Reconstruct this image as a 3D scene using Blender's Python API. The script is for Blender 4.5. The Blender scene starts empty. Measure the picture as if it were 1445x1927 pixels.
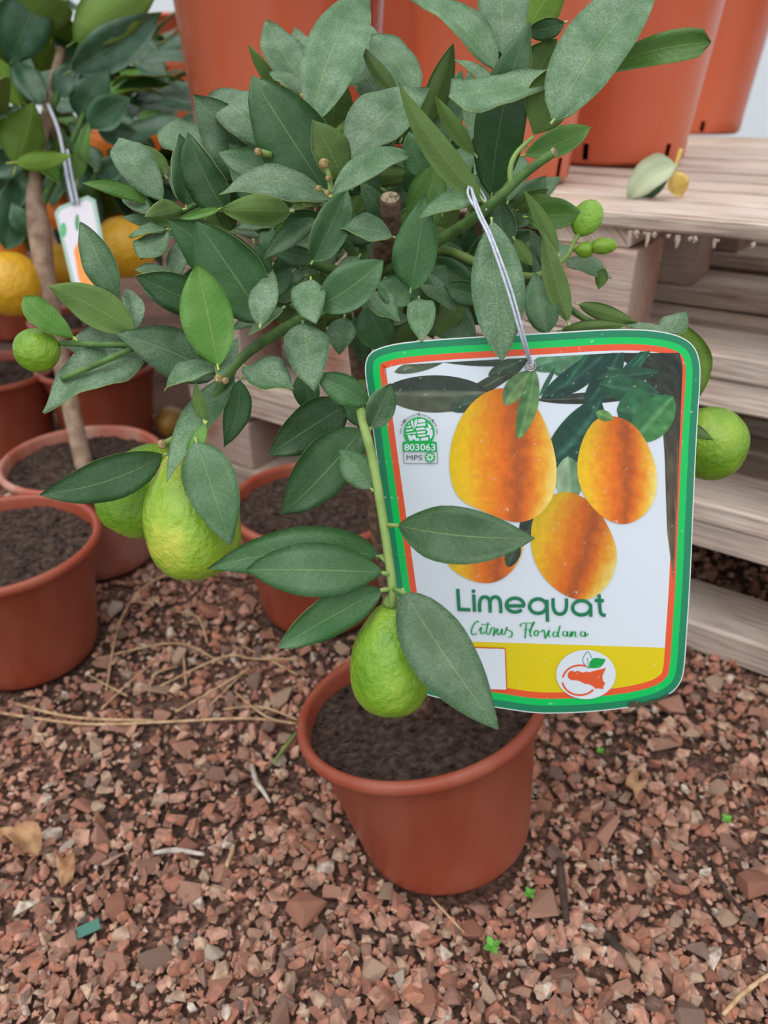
import bpy, bmesh, math, random
import numpy as np
from mathutils import Vector, Matrix, noise

random.seed(7); rng = np.random.default_rng(7)
sc = bpy.context.scene
COL = sc.collection

# ------------------------------------------------------------------ camera, world, light
FPX = 26 / 36 * 1927
TH = math.radians(30)
CAM = np.array([0, 0, 0.62])
FW = np.array([0, math.cos(TH), -math.sin(TH)]); UP = np.array([0, math.sin(TH), math.cos(TH)]); RT = np.array([1., 0, 0])
cam = bpy.data.cameras.new('camera'); co = bpy.data.objects.new('camera', cam); COL.objects.link(co)
co.location = CAM; co.rotation_euler = (math.radians(60), 0, 0)
cam.sensor_fit = 'VERTICAL'; cam.sensor_height = 36; cam.sensor_width = 27; cam.lens = 26
cam.clip_start = 0.02
cam.dof.use_dof = True; cam.dof.focus_distance = 0.43; cam.dof.aperture_fstop = 7.5
sc.camera = co

w = bpy.data.worlds.new('world'); sc.world = w; w.use_nodes = True
bg = w.node_tree.nodes['Background']
bg.inputs[0].default_value = (0.95, 0.98, 1.0, 1); bg.inputs[1].default_value = 0.82

sun = bpy.data.lights.new('daylight_sun_offscreen', 'SUN'); sun.energy = 2.1; sun.angle = math.radians(70); sun.color = (1, 0.97, 0.92)
so = bpy.data.objects.new('daylight_sun_offscreen', sun); COL.objects.link(so)
so.rotation_euler = (math.radians(22), math.radians(-14), 0)

sc.view_settings.view_transform = 'Standard'; sc.view_settings.look = 'None'
sc.view_settings.gamma = 1; sc.view_settings.use_curve_mapping = False
sc.view_settings.exposure = 0.0

# ------------------------------------------------------------------ helpers
def L(r, g, b):
    f = lambda c: (c / 255 / 12.92) if c / 255 <= .04045 else ((c / 255 + .055) / 1.055) ** 2.4
    return (f(r), f(g), f(b), 1)

def ray(x, y): return FW + RT * ((x - 722.5) / FPX) + UP * ((963.5 - y) / FPX)
def at(x, y, d): return CAM + ray(x, y) * d                      # point seen at (x, y), d metres along the view axis
def on(x, y, z=0.):                                             # point seen at (x, y) at height z
    r = ray(x, y); return CAM + r * ((z - CAM[2]) / r[2])
def unit(v): return v / np.linalg.norm(v)

def new_mat(name, rough=.5, spec=.5):
    m = bpy.data.materials.new(name); m.use_nodes = True
    n = m.node_tree.nodes; b = n['Principled BSDF']
    b.inputs['Roughness'].default_value = rough; b.inputs['Specular IOR Level'].default_value = spec
    return m, m.node_tree, b

def N(t, kind, **kw):
    n = t.nodes.new(kind)
    for k, v in kw.items():
        if k in n.inputs.keys(): n.inputs[k].default_value = v
        else: setattr(n, k, v)
    return n

def ramp(t, fac, stops, interp='LINEAR'):
    r = t.nodes.new('ShaderNodeValToRGB'); r.color_ramp.interpolation = interp
    e = r.color_ramp.elements
    while len(e) < len(stops): e.new(.5)
    for el, (p, c) in zip(e, stops): el.position = p; el.color = c
    t.links.new(fac, r.inputs[0]); return r.outputs[0]

def mix(t, fac, a, b, mode='MIX'):
    m = t.nodes.new('ShaderNodeMix'); m.data_type = 'RGBA'; m.blend_type = mode
    for s, v in ((m.inputs[0], fac), (m.inputs[6], a), (m.inputs[7], b)):
        if hasattr(v, 'is_output'): t.links.new(v, s)
        else: s.default_value = v
    return m.outputs[2]

def math_(t, op, a, b=0., c=None):
    m = t.nodes.new('ShaderNodeMath'); m.operation = op
    for i, v in enumerate((a, b) if c is None else (a, b, c)):
        if hasattr(v, 'is_output'): t.links.new(v, m.inputs[i])
        else: m.inputs[i].default_value = v
    return m.outputs[0]

def bump(t, b, h, strength=.3, dist=.002):
    n = N(t, 'ShaderNodeBump', Strength=strength, Distance=dist)
    t.links.new(h, n.inputs['Height']); t.links.new(n.outputs[0], b.inputs['Normal'])

def noise_tex(t, scale, detail=4, coord='Object', stretch=None):
    tc = t.nodes.new('ShaderNodeTexCoord'); o = tc.outputs[coord]
    if stretch:
        mp = N(t, 'ShaderNodeMapping'); mp.inputs['Scale'].default_value = stretch
        t.links.new(o, mp.inputs[0]); o = mp.outputs[0]
    n = N(t, 'ShaderNodeTexNoise', Scale=scale, Detail=detail); t.links.new(o, n.inputs['Vector'])
    return n.outputs[0]

def mesh(name, V, Fc, mats, origin=(0, 0, 0), parent=None, mi=None, smooth=False, uv=None, col=None):
    me = bpy.data.meshes.new(name)
    V = np.asarray(V, float) - np.asarray(origin, float)
    me.from_pydata([tuple(v) for v in V], [], [tuple(int(i) for i in f) for f in Fc])
    for m in (mats if isinstance(mats, (list, tuple)) else [mats]): me.materials.append(m)
    if mi is not None: me.polygons.foreach_set('material_index', mi)
    if smooth: me.polygons.foreach_set('use_smooth', [True] * len(me.polygons))
    if uv is not None:
        l = me.uv_layers.new(name='UVMap'); vi = np.empty(len(me.loops), int); me.loops.foreach_get('vertex_index', vi)
        l.data.foreach_set('uv', np.asarray(uv, np.float32)[vi].ravel())
    if col is not None:
        a = me.color_attributes.new('tint', 'FLOAT_COLOR', 'POINT'); a.data.foreach_set('color', np.asarray(col, np.float32).ravel())
    me.update()
    return link(name, me, origin, parent)

def link(name, me, origin=(0, 0, 0), parent=None):
    o = bpy.data.objects.new(name, me); COL.objects.link(o); o.location = origin
    if parent is not None: adopt(o, parent)
    return o

def world_loc(p):
    l = Vector(p.location)
    if p.parent is not None: l = p.matrix_parent_inverse @ l + Vector(p.parent.location) if False else l
    return l
def adopt(o, p):
    o.parent = p
    # every transform here is a pure translation kept in world terms, so the inverse is minus the parent's world position
    o.matrix_parent_inverse = Matrix.Translation(-Vector(p['_w']) if '_w' in p else -Vector(p.location))

def tag(o, label, cat, group=None):
    o['label'] = label; o['category'] = cat
    if group: o['group'] = group
    return o

def thing(name, label, cat, loc, group=None):
    o = bpy.data.objects.new(name, None); COL.objects.link(o); o.location = Vector(loc); o.empty_display_size = .02
    return tag(o, label, cat, group)

def lathe(prof, n=48, axis=(0, 0, 1), base=(0, 0, 0), wob=0.):
    """prof: list of (r, h). returns verts, faces round the axis"""
    a = unit(np.array(axis, float)); e1 = unit(np.cross(a, (0, 1, .01)) if abs(a[1]) < .9 else np.cross(a, (1, 0, 0))); e2 = np.cross(a, e1)
    V = []; Fc = []
    for r, h in prof:
        for k in range(n):
            t = 2 * math.pi * k / n
            V.append(np.array(base) + a * h + (e1 * math.cos(t) + e2 * math.sin(t)) * r)
    for i in range(len(prof) - 1):
        for k in range(n):
            k2 = (k + 1) % n
            Fc.append((i * n + k, i * n + k2, (i + 1) * n + k2, (i + 1) * n + k))
    return V, Fc

def tube(pts, rad, n=8, sub=6):
    """smooth tube through pts; rad a number or one per point"""
    P = [np.asarray(p, float) for p in pts]
    rad = [rad] * len(P) if not hasattr(rad, '__len__') else list(rad)
    Q = []; Rr = []
    for i in range(len(P) - 1):
        p0 = P[max(i - 1, 0)]; p1 = P[i]; p2 = P[i + 1]; p3 = P[min(i + 2, len(P) - 1)]
        for k in range(sub):
            t = k / sub
            Q.append(.5 * ((2 * p1) + (-p0 + p2) * t + (2 * p0 - 5 * p1 + 4 * p2 - p3) * t * t + (-p0 + 3 * p1 - 3 * p2 + p3) * t ** 3))
            Rr.append(rad[i] * (1 - t) + rad[i + 1] * t)
    Q.append(P[-1]); Rr.append(rad[-1])
    V = []; Fc = []
    ref = np.array([.3, .2, 1.])
    for i, q in enumerate(Q):
        t = unit(Q[min(i + 1, len(Q) - 1)] - Q[max(i - 1, 0)])
        a = unit(np.cross(t, ref)); b = np.cross(t, a)
        for k in range(n):
            an = 2 * math.pi * k / n
            V.append(q + (a * math.cos(an) + b * math.sin(an)) * Rr[i])
    for i in range(len(Q) - 1):
        for k in range(n):
            k2 = (k + 1) % n
            Fc.append((i * n + k, i * n + k2, (i + 1) * n + k2, (i + 1) * n + k))
    Fc.append(tuple(range(n))[::-1]); Fc.append(tuple(range((len(Q) - 1) * n, len(Q) * n)))
    return V, Fc

def join(*parts):
    V = []; Fc = []
    for v, f in parts:
        o = len(V); V += list(v); Fc += [tuple(i + o for i in q) for q in f]
    return V, Fc

def boxv(c, ex, ey, ez, bev=.0):
    """oriented box, half-extent vectors ex, ey, ez, chamfered along its long edges"""
    c = np.asarray(c, float); V = []
    if bev <= 0:
        for sx in (-1, 1):
            for sy in (-1, 1):
                for sz in (-1, 1): V.append(c + ex * sx + ey * sy + ez * sz)
        return V, [(0, 1, 3, 2), (4, 6, 7, 5), (0, 4, 5, 1), (2, 3, 7, 6), (0, 2, 6, 4), (1, 5, 7, 3)]
    ly = np.linalg.norm(ey); lz = np.linalg.norm(ez); by = bev / ly; bz = bev / lz
    ring = [(-1 + by, -1), (1 - by, -1), (1, -1 + bz), (1, 1 - bz), (1 - by, 1), (-1 + by, 1), (-1, 1 - bz), (-1, -1 + bz)]
    for sx in (-1, 1):
        for y, z in ring: V.append(c + ex * sx + ey * y + ez * z)
    Fc = [(k, (k + 1) % 8, 8 + (k + 1) % 8, 8 + k) for k in range(8)]
    Fc += [tuple(range(8))[::-1], tuple(range(8, 16))]
    return V, Fc

# ------------------------------------------------------------------ materials
def leaf_mats(name, base, dust, dust_amt, under, edge, rough=.42):
    out = []
    for part in ('upper', 'under', 'margin'):
        m, t, b = new_mat(f'{name}_{part}', rough if part == 'upper' else .6, .5 if part == 'upper' else .3)
        if part == 'margin': b.inputs['Base Color'].default_value = edge
        else:
            c0 = base if part == 'upper' else under
            oi = t.nodes.new('ShaderNodeObjectInfo')
            n1 = noise_tex(t, 60, 6); n2 = noise_tex(t, 900, 2)
            v = math_(t, 'MULTIPLY_ADD', oi.outputs['Random'], .55, .72)
            cc = mix(t, 1., c0, v, 'MULTIPLY')
            amt = dust_amt if part == 'upper' else .12
            f = math_(t, 'MULTIPLY', ramp(t, n1, [(.30, (.25, .25, .25, 1)), (.68, (1, 1, 1, 1))]), amt)
            f2 = math_(t, 'MULTIPLY', ramp(t, n2, [(.38, (.5, .5, .5, 1)), (.62, (1, 1, 1, 1))]), f)
            cc = mix(t, f2, cc, dust)
            uvn = N(t, 'ShaderNodeUVMap'); sx = t.nodes.new('ShaderNodeSeparateXYZ'); t.links.new(uvn.outputs[0], sx.inputs[0])
            au = math_(t, 'ABSOLUTE', math_(t, 'SUBTRACT', sx.outputs[0], .5))
            rib = ramp(t, au, [(.004, (1, 1, 1, 1)), (.014, (0, 0, 0, 1))])
            cc = mix(t, math_(t, 'MULTIPLY', rib, .38), cc, edge)
            t.links.new(cc, b.inputs['Base Color'])
            # side veins: fine relief
            wv = math_(t, 'SINE', math_(t, 'MULTIPLY', math_(t, 'SUBTRACT', sx.outputs[1], math_(t, 'MULTIPLY', au, .35)), 75.))
            h = math_(t, 'ADD', math_(t, 'MULTIPLY', wv, .10), math_(t, 'ADD', n2, math_(t, 'MULTIPLY', rib, -1.2 if part == 'upper' else 1.2)))
            bump(t, b, h, .35, .0006)
            tr = N(t, 'ShaderNodeBsdfTranslucent'); tr.inputs[0].default_value = (under[0] * 1.5, under[1] * 1.6, under[2], 1)
            ms = N(t, 'ShaderNodeMixShader'); ms.inputs[0].default_value = .13
            t.links.new(b.outputs[0], ms.inputs[1]); t.links.new(tr.outputs[0], ms.inputs[2])
            t.links.new(ms.outputs[0], t.nodes['Material Output'].inputs[0])
        out.append(m)
    return out

LM = {
    'dark': leaf_mats('leaf_low_dust_sheen', L(44, 92, 40), L(150, 178, 148), .20, L(90, 120, 52), L(164, 186, 114), .42),
    'mid': leaf_mats('leaf_mid_dust_sheen', L(44, 92, 40), L(150, 178, 148), .42, L(90, 120, 52), L(164, 186, 114), .45),
    'dusty': leaf_mats('leaf_high_dust_sheen', L(44, 92, 40), L(150, 178, 148), .78, L(90, 120, 52), L(164, 186, 114), .50),
    'fresh': leaf_mats('leaf_fresh', L(72, 124, 36), L(130, 165, 90), .25, L(104, 140, 48), L(190, 200, 90), .42),
    'citrus': leaf_mats('leaf_citrus', L(34, 82, 42), L(140, 176, 160), .28, L(112, 144, 56), L(140, 160, 80), .28),
}

def plastic(name, c, c2, rough=.38, scale=30, scuff=.25):
    m, t, b = new_mat(name, rough, .45)
    n = noise_tex(t, scale, 5, stretch=(1, 1, .35))
    f = math_(t, 'MULTIPLY', ramp(t, n, [(.45, (0, 0, 0, 1)), (.75, (1, 1, 1, 1))]), scuff)
    t.links.new(mix(t, f, c, c2), b.inputs['Base Color'])
    r = math_(t, 'MULTIPLY_ADD', n, .25, rough - .1); t.links.new(r, b.inputs['Roughness'])
    return m
M_POT = plastic('pot_plastic', L(152, 71, 50), L(178, 116, 96), .36, 22, .35)
M_BIG = plastic('big_pot_plastic', L(206, 102, 70), L(206, 118, 92), .22, 14, .3)
M_POTD = plastic('dusty_pot_plastic', L(170, 92, 72), L(204, 172, 160), .5, 18, .6)
def soil_mat():
    m, t, b = new_mat('potting_soil', .95, .15)
    n = noise_tex(t, 140, 8); n2 = noise_tex(t, 30, 3)
    c = ramp(t, n, [(.3, L(36, 29, 26)), (.5, L(64, 52, 47)), (.72, L(94, 78, 70))])
    t.links.new(mix(t, math_(t, 'MULTIPLY', n2, .12), c, L(120, 98, 86)), b.inputs['Base Color'])
    bump(t, b, n, .9, .006); return m
M_SOIL = soil_mat()

def ground_mat():
    m, t, b = new_mat('gravel_soil', .95, .15)
    n = noise_tex(t, 160, 8); n2 = noise_tex(t, 5, 3)
    c = ramp(t, n, [(.3, L(66, 50, 44)), (.5, L(112, 84, 74)), (.7, L(158, 116, 100))])
    c2 = ramp(t, n, [(.3, L(48, 38, 34)), (.5, L(84, 66, 58)), (.7, L(126, 98, 86))])
    t.links.new(mix(t, ramp(t, n2, [(.42, (0, 0, 0, 1)), (.6, (1, 1, 1, 1))]), c, c2), b.inputs['Base Color'])
    bump(t, b, n, 1., .008); return m
M_GROUND = ground_mat()

STONE = [(0, L(202, 150, 130)), (.13, L(184, 126, 106)), (.26, L(208, 162, 142)), (.38, L(170, 114, 96)), (.48, L(196, 150, 130)), (.58, L(160, 122, 108)),
         (.67, L(208, 178, 154)), (.76, L(190, 128, 104)), (.83, L(192, 166, 146)), (.90, L(140, 118, 108)), (.95, L(216, 204, 190)), (.985, L(100, 88, 86))]
def stone_mat(island):
    m, t, b = new_mat('gravel_stone' + ('_fine' if island else ''), .9, .2)
    src = N(t, 'ShaderNodeNewGeometry').outputs['Random Per Island'] if island else t.nodes.new('ShaderNodeObjectInfo').outputs['Random']
    c = ramp(t, src, STONE, 'CONSTANT')
    n = noise_tex(t, 120, 6)
    t.links.new(mix(t, ramp(t, n, [(.38, (.75, .75, .75, 1)), (.62, (.08, .08, .08, 1))]), c, L(126, 98, 84)), b.inputs['Base Color'])
    bump(t, b, n, .5, .003); return m
M_STONE, M_FINE = stone_mat(False), stone_mat(True)

def wood_mat(name, a, bcol, cdark):
    m, t, b = new_mat(name, .85, .2)
    n = noise_tex(t, 14, 6, 'UV', (1, 14, 14)); n2 = noise_tex(t, 6, 4)
    oi = t.nodes.new('ShaderNodeObjectInfo')
    c = ramp(t, n, [(.28, cdark), (.5, bcol), (.72, a)])
    c = mix(t, ramp(t, n2, [(.4, (0, 0, 0, 1)), (.7, (.6, .6, .6, 1))]), c, L(212, 204, 196))
    c = mix(t, 1., c, math_(t, 'MULTIPLY_ADD', oi.outputs['Random'], .3, .82), 'MULTIPLY')
    t.links.new(c, b.inputs['Base Color']); bump(t, b, n, .5, .004); return m
M_WOOD = wood_mat('pallet_wood', L(222, 206, 192), L(196, 172, 156), L(132, 110, 98))
M_BLOCK = wood_mat('pallet_block_wood', L(186, 140, 118), L(160, 112, 92), L(110, 76, 62))

def simple(name, c, rough=.5, spec=.5, c2=None, scale=40, bmp=0., bscale=None):
    m, t, b = new_mat(name, rough, spec)
    if c2 is None: b.inputs['Base Color'].default_value = c
    else: t.links.new(mix(t, ramp(t, noise_tex(t, scale, 5), [(.38, (0, 0, 0, 1)), (.64, (1, 1, 1, 1))]), c, c2), b.inputs['Base Color'])
    if bmp: bump(t, b, noise_tex(t, bscale or scale, 4), bmp, .002)
    return m
M_PALEBARK = simple('pale_bark', L(176, 152, 132), .9, .2, L(136, 112, 96), 60, .5)
M_BARK = simple('brown_bark', L(128, 104, 88), .9, .2, L(84, 66, 56), 160, .8)
M_TWIG = simple('green_twig', L(88, 124, 58), .55, .4, L(66, 98, 50), 120, .2)
M_TWIGP = simple('pale_twig', L(138, 164, 92), .6, .4, L(118, 146, 74), 90, .1)
M_CUT = simple('cut_wood', L(176, 160, 136), .9, .2, L(110, 92, 76), 400)
M_BUD = simple('bud_brown', L(176, 150, 110), .8, .2, L(120, 110, 60), 500)
M_STRAW = simple('dry_straw', L(208, 178, 140), .7, .3, L(170, 136, 104), 90)
M_ROOT = simple('pale_root', L(206, 196, 186), .8, .3, L(160, 150, 140), 120)
M_STICK = simple('dark_stick', L(92, 76, 68), .9, .2, L(62, 52, 48), 90, .5)
M_DRY = simple('dry_leaf', L(190, 152, 116), .8, .2, L(150, 108, 80), 60, .3)
M_STRING = simple('grey_string', L(206, 212, 226), .5, .4, L(176, 182, 200), 700)
M_METAL, _, _b = new_mat('eyelet_metal', .3); _b.inputs['Metallic'].default_value = .9; _b.inputs['Base Color'].default_value = L(190, 196, 204)

def citrus_mat(name, a, b_, c, sc_=45):
    m, t, b = new_mat(name, .32, .5)
    n = noise_tex(t, sc_, 3); n2 = noise_tex(t, 330, 3); n3 = noise_tex(t, 120, 3)
    cc = ramp(t, n, [(.34, a), (.52, b_), (.72, c)])
    t.links.new(cc, b.inputs['Base Color'])
    bump(t, b, math_(t, 'ADD', n2, math_(t, 'MULTIPLY', n3, 1.6)), 0.6, .0018)
    b.inputs['Subsurface Weight'].default_value = .08; b.inputs['Subsurface Radius'].default_value = (.004, .004, .001)
    return m
M_LIME = citrus_mat('limequat_green', L(98, 144, 26), L(118, 160, 36), L(148, 178, 64))
M_LIMEY = citrus_mat('limequat_yellowing', L(122, 164, 38), L(148, 178, 50), L(210, 202, 86), 34)
M_LEMON = citrus_mat('yellow_citrus', L(206, 158, 30), L(222, 170, 40), L(196, 150, 36))
M_ORANGE = citrus_mat('orange_citrus', L(238, 122, 20), L(246, 134, 26), L(230, 110, 18))
M_FALLEN = citrus_mat('fallen_citrus', L(176, 126, 58), L(150, 116, 52), L(190, 140, 70))

def print_mat():
    m, t, b = new_mat('printed_card', .32, .5)
    a = N(t, 'ShaderNodeAttribute'); a.attribute_name = 'tint'
    n = noise_tex(t, 260, 3)
    t.links.new(mix(t, math_(t, 'MULTIPLY', ramp(t, n, [(.68, (0, 0, 0, 1)), (.76, (1, 1, 1, 1))]), .5), a.outputs[0], L(228, 232, 236)), b.inputs['Base Color'])
    return m
M_PRINT = print_mat()
M_CARD = simple('white_card', L(226, 234, 238), .45)

# ------------------------------------------------------------------ the setting
def wall():
    m, t, b = new_mat('greenhouse_film', .5, .3); b.inputs['Base Color'].default_value = L(236, 242, 246)
    tr = N(t, 'ShaderNodeBsdfTranslucent'); tr.inputs[0].default_value = (.95, .97, 1, 1)
    ms = N(t, 'ShaderNodeMixShader'); ms.inputs[0].default_value = .6
    t.links.new(b.outputs[0], ms.inputs[1]); t.links.new(tr.outputs[0], ms.inputs[2]); t.links.new(ms.outputs[0], t.nodes['Material Output'].inputs[0])
    X = np.array([1., 0, 0]); Y = np.array([0, 1., 0]); Z = np.array([0, 0, 1.])
    o = mesh('wall_back', *boxv((0.4, 4.2, 1.0), X * 3.6, Y * .004, Z * 1.02), m, (0.4, 4.2, 0)); o['kind'] = 'structure'
    mm = simple('galvanised_post', L(176, 182, 186), .45)
    for k in range(6):
        p = (-3.0 + k * 1.35, 4.165, 1.0)
        mesh('post', *boxv(p, X * .025, Y * .025, Z * 1.0, .004), mm, p, o)
wall()

gx, gy = np.meshgrid(np.linspace(-3.3, 4.2, 76), np.concatenate([np.linspace(-.4, 1.4, 60), np.linspace(1.5, 4.2, 12)]))
gz = np.array([noise.noise((x * 5, y * 5, 0)) * .006 + noise.noise((x * 24, y * 24, 3)) * .003 for x, y in zip(gx.ravel(), gy.ravel())]) - .006
GV = np.stack([gx.ravel(), gy.ravel(), gz], 1); nx = gx.shape[1]
GF = [(j * nx + i, j * nx + i + 1, (j + 1) * nx + i + 1, (j + 1) * nx + i) for j in range(gx.shape[0] - 1) for i in range(nx - 1)]
floor = mesh('floor', GV, GF, M_GROUND, smooth=True); floor['kind'] = 'structure'

POTS = []          # (x, y, radius at the ground) kept free of gravel
def hull(seed, n=11, flat=.6):
    r = random.Random(seed); bm = bmesh.new()
    for _ in range(n):
        v = Vector((r.gauss(0, 1), r.gauss(0, 1), r.gauss(0, 1))).normalized()
        m = max(abs(v.x), abs(v.y), abs(v.z)); v = v.lerp(v / m, .45) * r.uniform(.8, 1.05)
        bm.verts.new((v.x * r.uniform(.9, 1.2), v.y * .8, v.z * flat))
    res = bmesh.ops.convex_hull(bm, input=bm.verts)
    bmesh.ops.delete(bm, geom=list({g for g in res['geom_interior'] + res['geom_unused'] if isinstance(g, bmesh.types.BMVert)}), context='VERTS')
    bm.verts.ensure_lookup_table(); bm.verts.index_update(); bmesh.ops.triangulate(bm, faces=bm.faces[:])
    V = np.array([v.co[:] for v in bm.verts]); Fc = np.array([[v.index for v in f.verts] for f in bm.faces]); bm.free(); return V, Fc
HULLS = [hull(100 + i, 9 + i % 5, random.uniform(.45, .8)) for i in range(24)]

def rot(ax, ay, az):
    return np.array((Matrix.Rotation(az, 3, 'Z') @ Matrix.Rotation(ay, 3, 'Y') @ Matrix.Rotation(ax, 3, 'X')))

def free(x, y, r):
    return all((x - a) ** 2 + (y - b) ** 2 > (c + r * .8) ** 2 for a, b, c in POTS)

def gravel():
    meshes = []
    for V, Fc in HULLS:
        me = bpy.data.meshes.new('stone'); me.from_pydata(V.tolist(), [], Fc.tolist()); me.materials.append(M_STONE); meshes.append(me)
    placed = []; tries = 0
    while len(placed) < 300 and tries < 20000:
        tries += 1
        x, y = random.uniform(-.5, .56), random.uniform(.27, .92)
        if abs(x) > .62 * (y + .18) * .95: continue
        r = min(.023, .008 + random.expovariate(1 / .0042))
        if not free(x, y, r) or any((x - a) ** 2 + (y - b) ** 2 < ((r + c) * .85) ** 2 for a, b, c in placed): continue
        placed.append((x, y, r))
        o = bpy.data.objects.new('stone', meshes[random.randrange(24)]); COL.objects.link(o)
        o.location = (x, y, r * .22); o.scale = (r, r, r * random.uniform(.7, 1)); o.rotation_euler = (random.gauss(0, .3), random.gauss(0, .3), random.uniform(0, 6.3))
        o.parent = floor
    VV = []; FF = []; off = 0
    n = 0
    for _ in range(24000):
        y = .24 + 1.3 * random.random() ** 1.25; x = random.uniform(-1, 1) * (.66 * (y + .22))
        r = min(.0105, .0022 + random.expovariate(1 / .0022))
        if not free(x, y, r): continue
        if r > .005 and any((x - a) ** 2 + (y - b) ** 2 < (c * .75) ** 2 for a, b, c in placed): continue
        V, Fc = HULLS[random.randrange(24)]
        R = rot(random.gauss(0, .5), random.gauss(0, .5), random.uniform(0, 6.3))
        VV.append((V * r) @ R.T + np.array([x, y, r * random.uniform(.0, .5)])); FF.append(Fc + off); off += len(V); n += 1
    VV = np.concatenate(VV); FF = np.concatenate(FF)
    me = bpy.data.meshes.new('gravel'); me.from_pydata(VV.tolist(), [], FF.tolist()); me.materials.append(M_FINE)
    o = link('gravel', me, (0, 0, 0), floor); o['kind'] = 'stuff'

# ------------------------------------------------------------------ pallets and tall containers
PA = math.radians(34)
PD = np.array([-math.cos(PA), math.sin(PA), 0]); PM = np.array([math.sin(PA), math.cos(PA), 0]); PZ = np.array([0, 0, 1.])
P0 = on(1420, 1266)
def uv_box(o, ex):
    me = o.data; l = me.uv_layers.new(name='UVMap'); a = unit(ex)
    b = unit(np.cross(a, (0, 0, 1.))); s = random.uniform(0, 50)
    for p in me.polygons:
        for li in p.loop_indices:
            v = np.array(me.vertices[me.loops[li].vertex_index].co); l.data[li].uv = (v @ a + s, v @ b + v[2] + s)
def board(parent, name, c, ex, ey, ez, m=None, bev=.0025):
    V, Fc = boxv(c, ex, ey, ez, bev)
    V = [v + np.array([random.gauss(0, .0012), random.gauss(0, .0012), random.gauss(0, .0003)]) for v in V]
    o = mesh(name, V, Fc, m or M_WOOD, c, parent); uv_box(o, ex); return o
def pallet(z0, z1, m0, depth, label):
    s0, s1 = -.22, .95; sm = (s0 + s1) / 2; sl = (s1 - s0) / 2
    pt = lambda s, m, z: P0 + PD * s + PM * (m0 + m) + PZ * z
    t = thing('wooden_pallet', label, 'pallet', pt(sm, depth / 2, z0), 'stacked wooden pallets')
    deck = .019 if z0 > .3 else .034
    run = .042 if z0 < .1 else .026
    for m in (.05, depth / 2, depth - .05):
        board(t, 'runner_board', pt(sm, m, z0 + run / 2), PD * sl, PM * .05, PZ * (run / 2 - .0005))
        for s in (s0 + .07, .285, .60, s1 - .07):
            h0 = z0 + run; h1 = z1 - deck - .02
            board(t, 'block', pt(s, m, (h0 + h1) / 2), PD * .06, PM * .048, PZ * ((h1 - h0) / 2 - .0005), M_BLOCK)
    for s in (s0 + .07, .285, .60, s1 - .07):
        board(t, 'stringer_board', pt(s, depth / 2, z1 - deck - .01), PM * (depth / 2 - .012), PD * .05, PZ * .0095)
    n = 6; wd = .046; step = (depth - 2 * wd) / (n - 1)
    for k in range(n):
        board(t, 'deck_board', pt(sm, wd + k * step, z1 - deck / 2), PD * sl, PM * (wd * random.uniform(.95, 1.02)), PZ * (deck / 2 - .001))
    if z0 > .3 and m0 == 0:     # frayed splinters under the front board
        for s in [random.uniform(-.1, .24) for _ in range(26)]:
            L_ = .002 + random.expovariate(1 / .004); p = pt(s + random.uniform(-.008, .008), .002, z1 - deck - .001)
            mesh('splinter', *tube([p, p - PZ * L_ * .5 + PD * random.uniform(-.003, .003), p - PZ * L_], [.0024, .0020, .0008], 6, 2), M_WOOD, p, t)
lev = [(0, .18), (.18, .35), (.35, .508)]
names = ['bottom', 'middle', 'top']
for i, (a, b) in enumerate(lev):
    pallet(a, b, 0, .68, ['weathered wooden pallet at the bottom of the stack, lying on the gravel', 'weathered wooden pallet in the middle of the stack, behind the hanging tag',
                          'weathered wooden pallet on top of the front stack, under the tall terracotta containers'][i])
    pallet(a, b, .72, .68, ['wooden pallet at the bottom of the rear stack', 'wooden pallet in the middle of the rear stack', 'wooden pallet on top of the rear stack, behind the tall containers'][i])

def lip(p, k, cx, cy, z):
    a = 2 * math.pi * k / 64; return np.array([cx - p[0] * math.cos(a), cy - p[0] * math.sin(a), z + p[1]])
def container(cx, cy, z, rb, rt, h, label, slots=()):
    t = thing('plant_container', label, 'pot', (cx, cy, z), 'tall terracotta containers on the pallets')
    prof = [(0, .001), (rb - .006, .001), (rb, .006), (rb + (rt - rb) * .007 / h, .008), (rb + (rt - rb) * .033 / h, .033), (rb + (rt - rb) * .86, h * .88), (rb + (rt - rb) * .88 + .003, h * .89), (rt + .003, h - .012), (rt + .009, h - .010), (rt + .010, h - .003), (rt + .005, h), (rt - .002, h - .004), (rt - .004, h * .85)]
    V, Fc = lathe(prof, 64, base=(cx, cy, z)); cut = {round((a - 180) / 360 * 64) % 64 for a in slots}
    Fc = [f for i, f in enumerate(Fc) if not (i // 64 == 3 and i % 64 in cut)]
    mesh('pot', V, Fc, M_BIG, (cx, cy, z), t, smooth=True)
    V, Fc = lathe([(rt - .003 - .012 * 0, h * .86), (rt * .5, h * .865), (.001, h * .87)], 40, base=(cx, cy, z)); mesh('soil', V, Fc, M_SOIL, (cx, cy, z), t, smooth=True)
    for k in sorted(cut):           # lip round each opening
        q = [lip(prof[r], kk, cx, cy, z) for r, kk in ((3, k), (3, k + 1), (4, k + 1), (4, k))]
        mesh('drain_slot', *join(*[tube([q[i], q[(i + 1) % 4]], .0007, 6, 1) for i in range(4)]), M_BIG, q[0], t)
zt = .5085
def cont_px(x, y, rb, rt, h, label, slots):
    c = on(x, y, zt); container(c[0], c[1], zt, rb, rt, h, label, slots); return c
cont_px(925, 338, .100, .125, .34, 'tall terracotta plastic container on the front pallet board, just behind the limequat', (-46, -20, -80))
cont_px(1150, 303, .112, .150, .40, 'tall terracotta plastic container behind the fallen pale leaf', (-131, -60, -20))
cont_px(1300, 250, .118, .160, .48, 'tall terracotta plastic container farthest back, against the pale greenhouse film', (-35, -100))
cont_px(545, 317, .130, .160, .40, 'tall terracotta plastic container behind the upright limequat leaves', (-90,))
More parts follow.
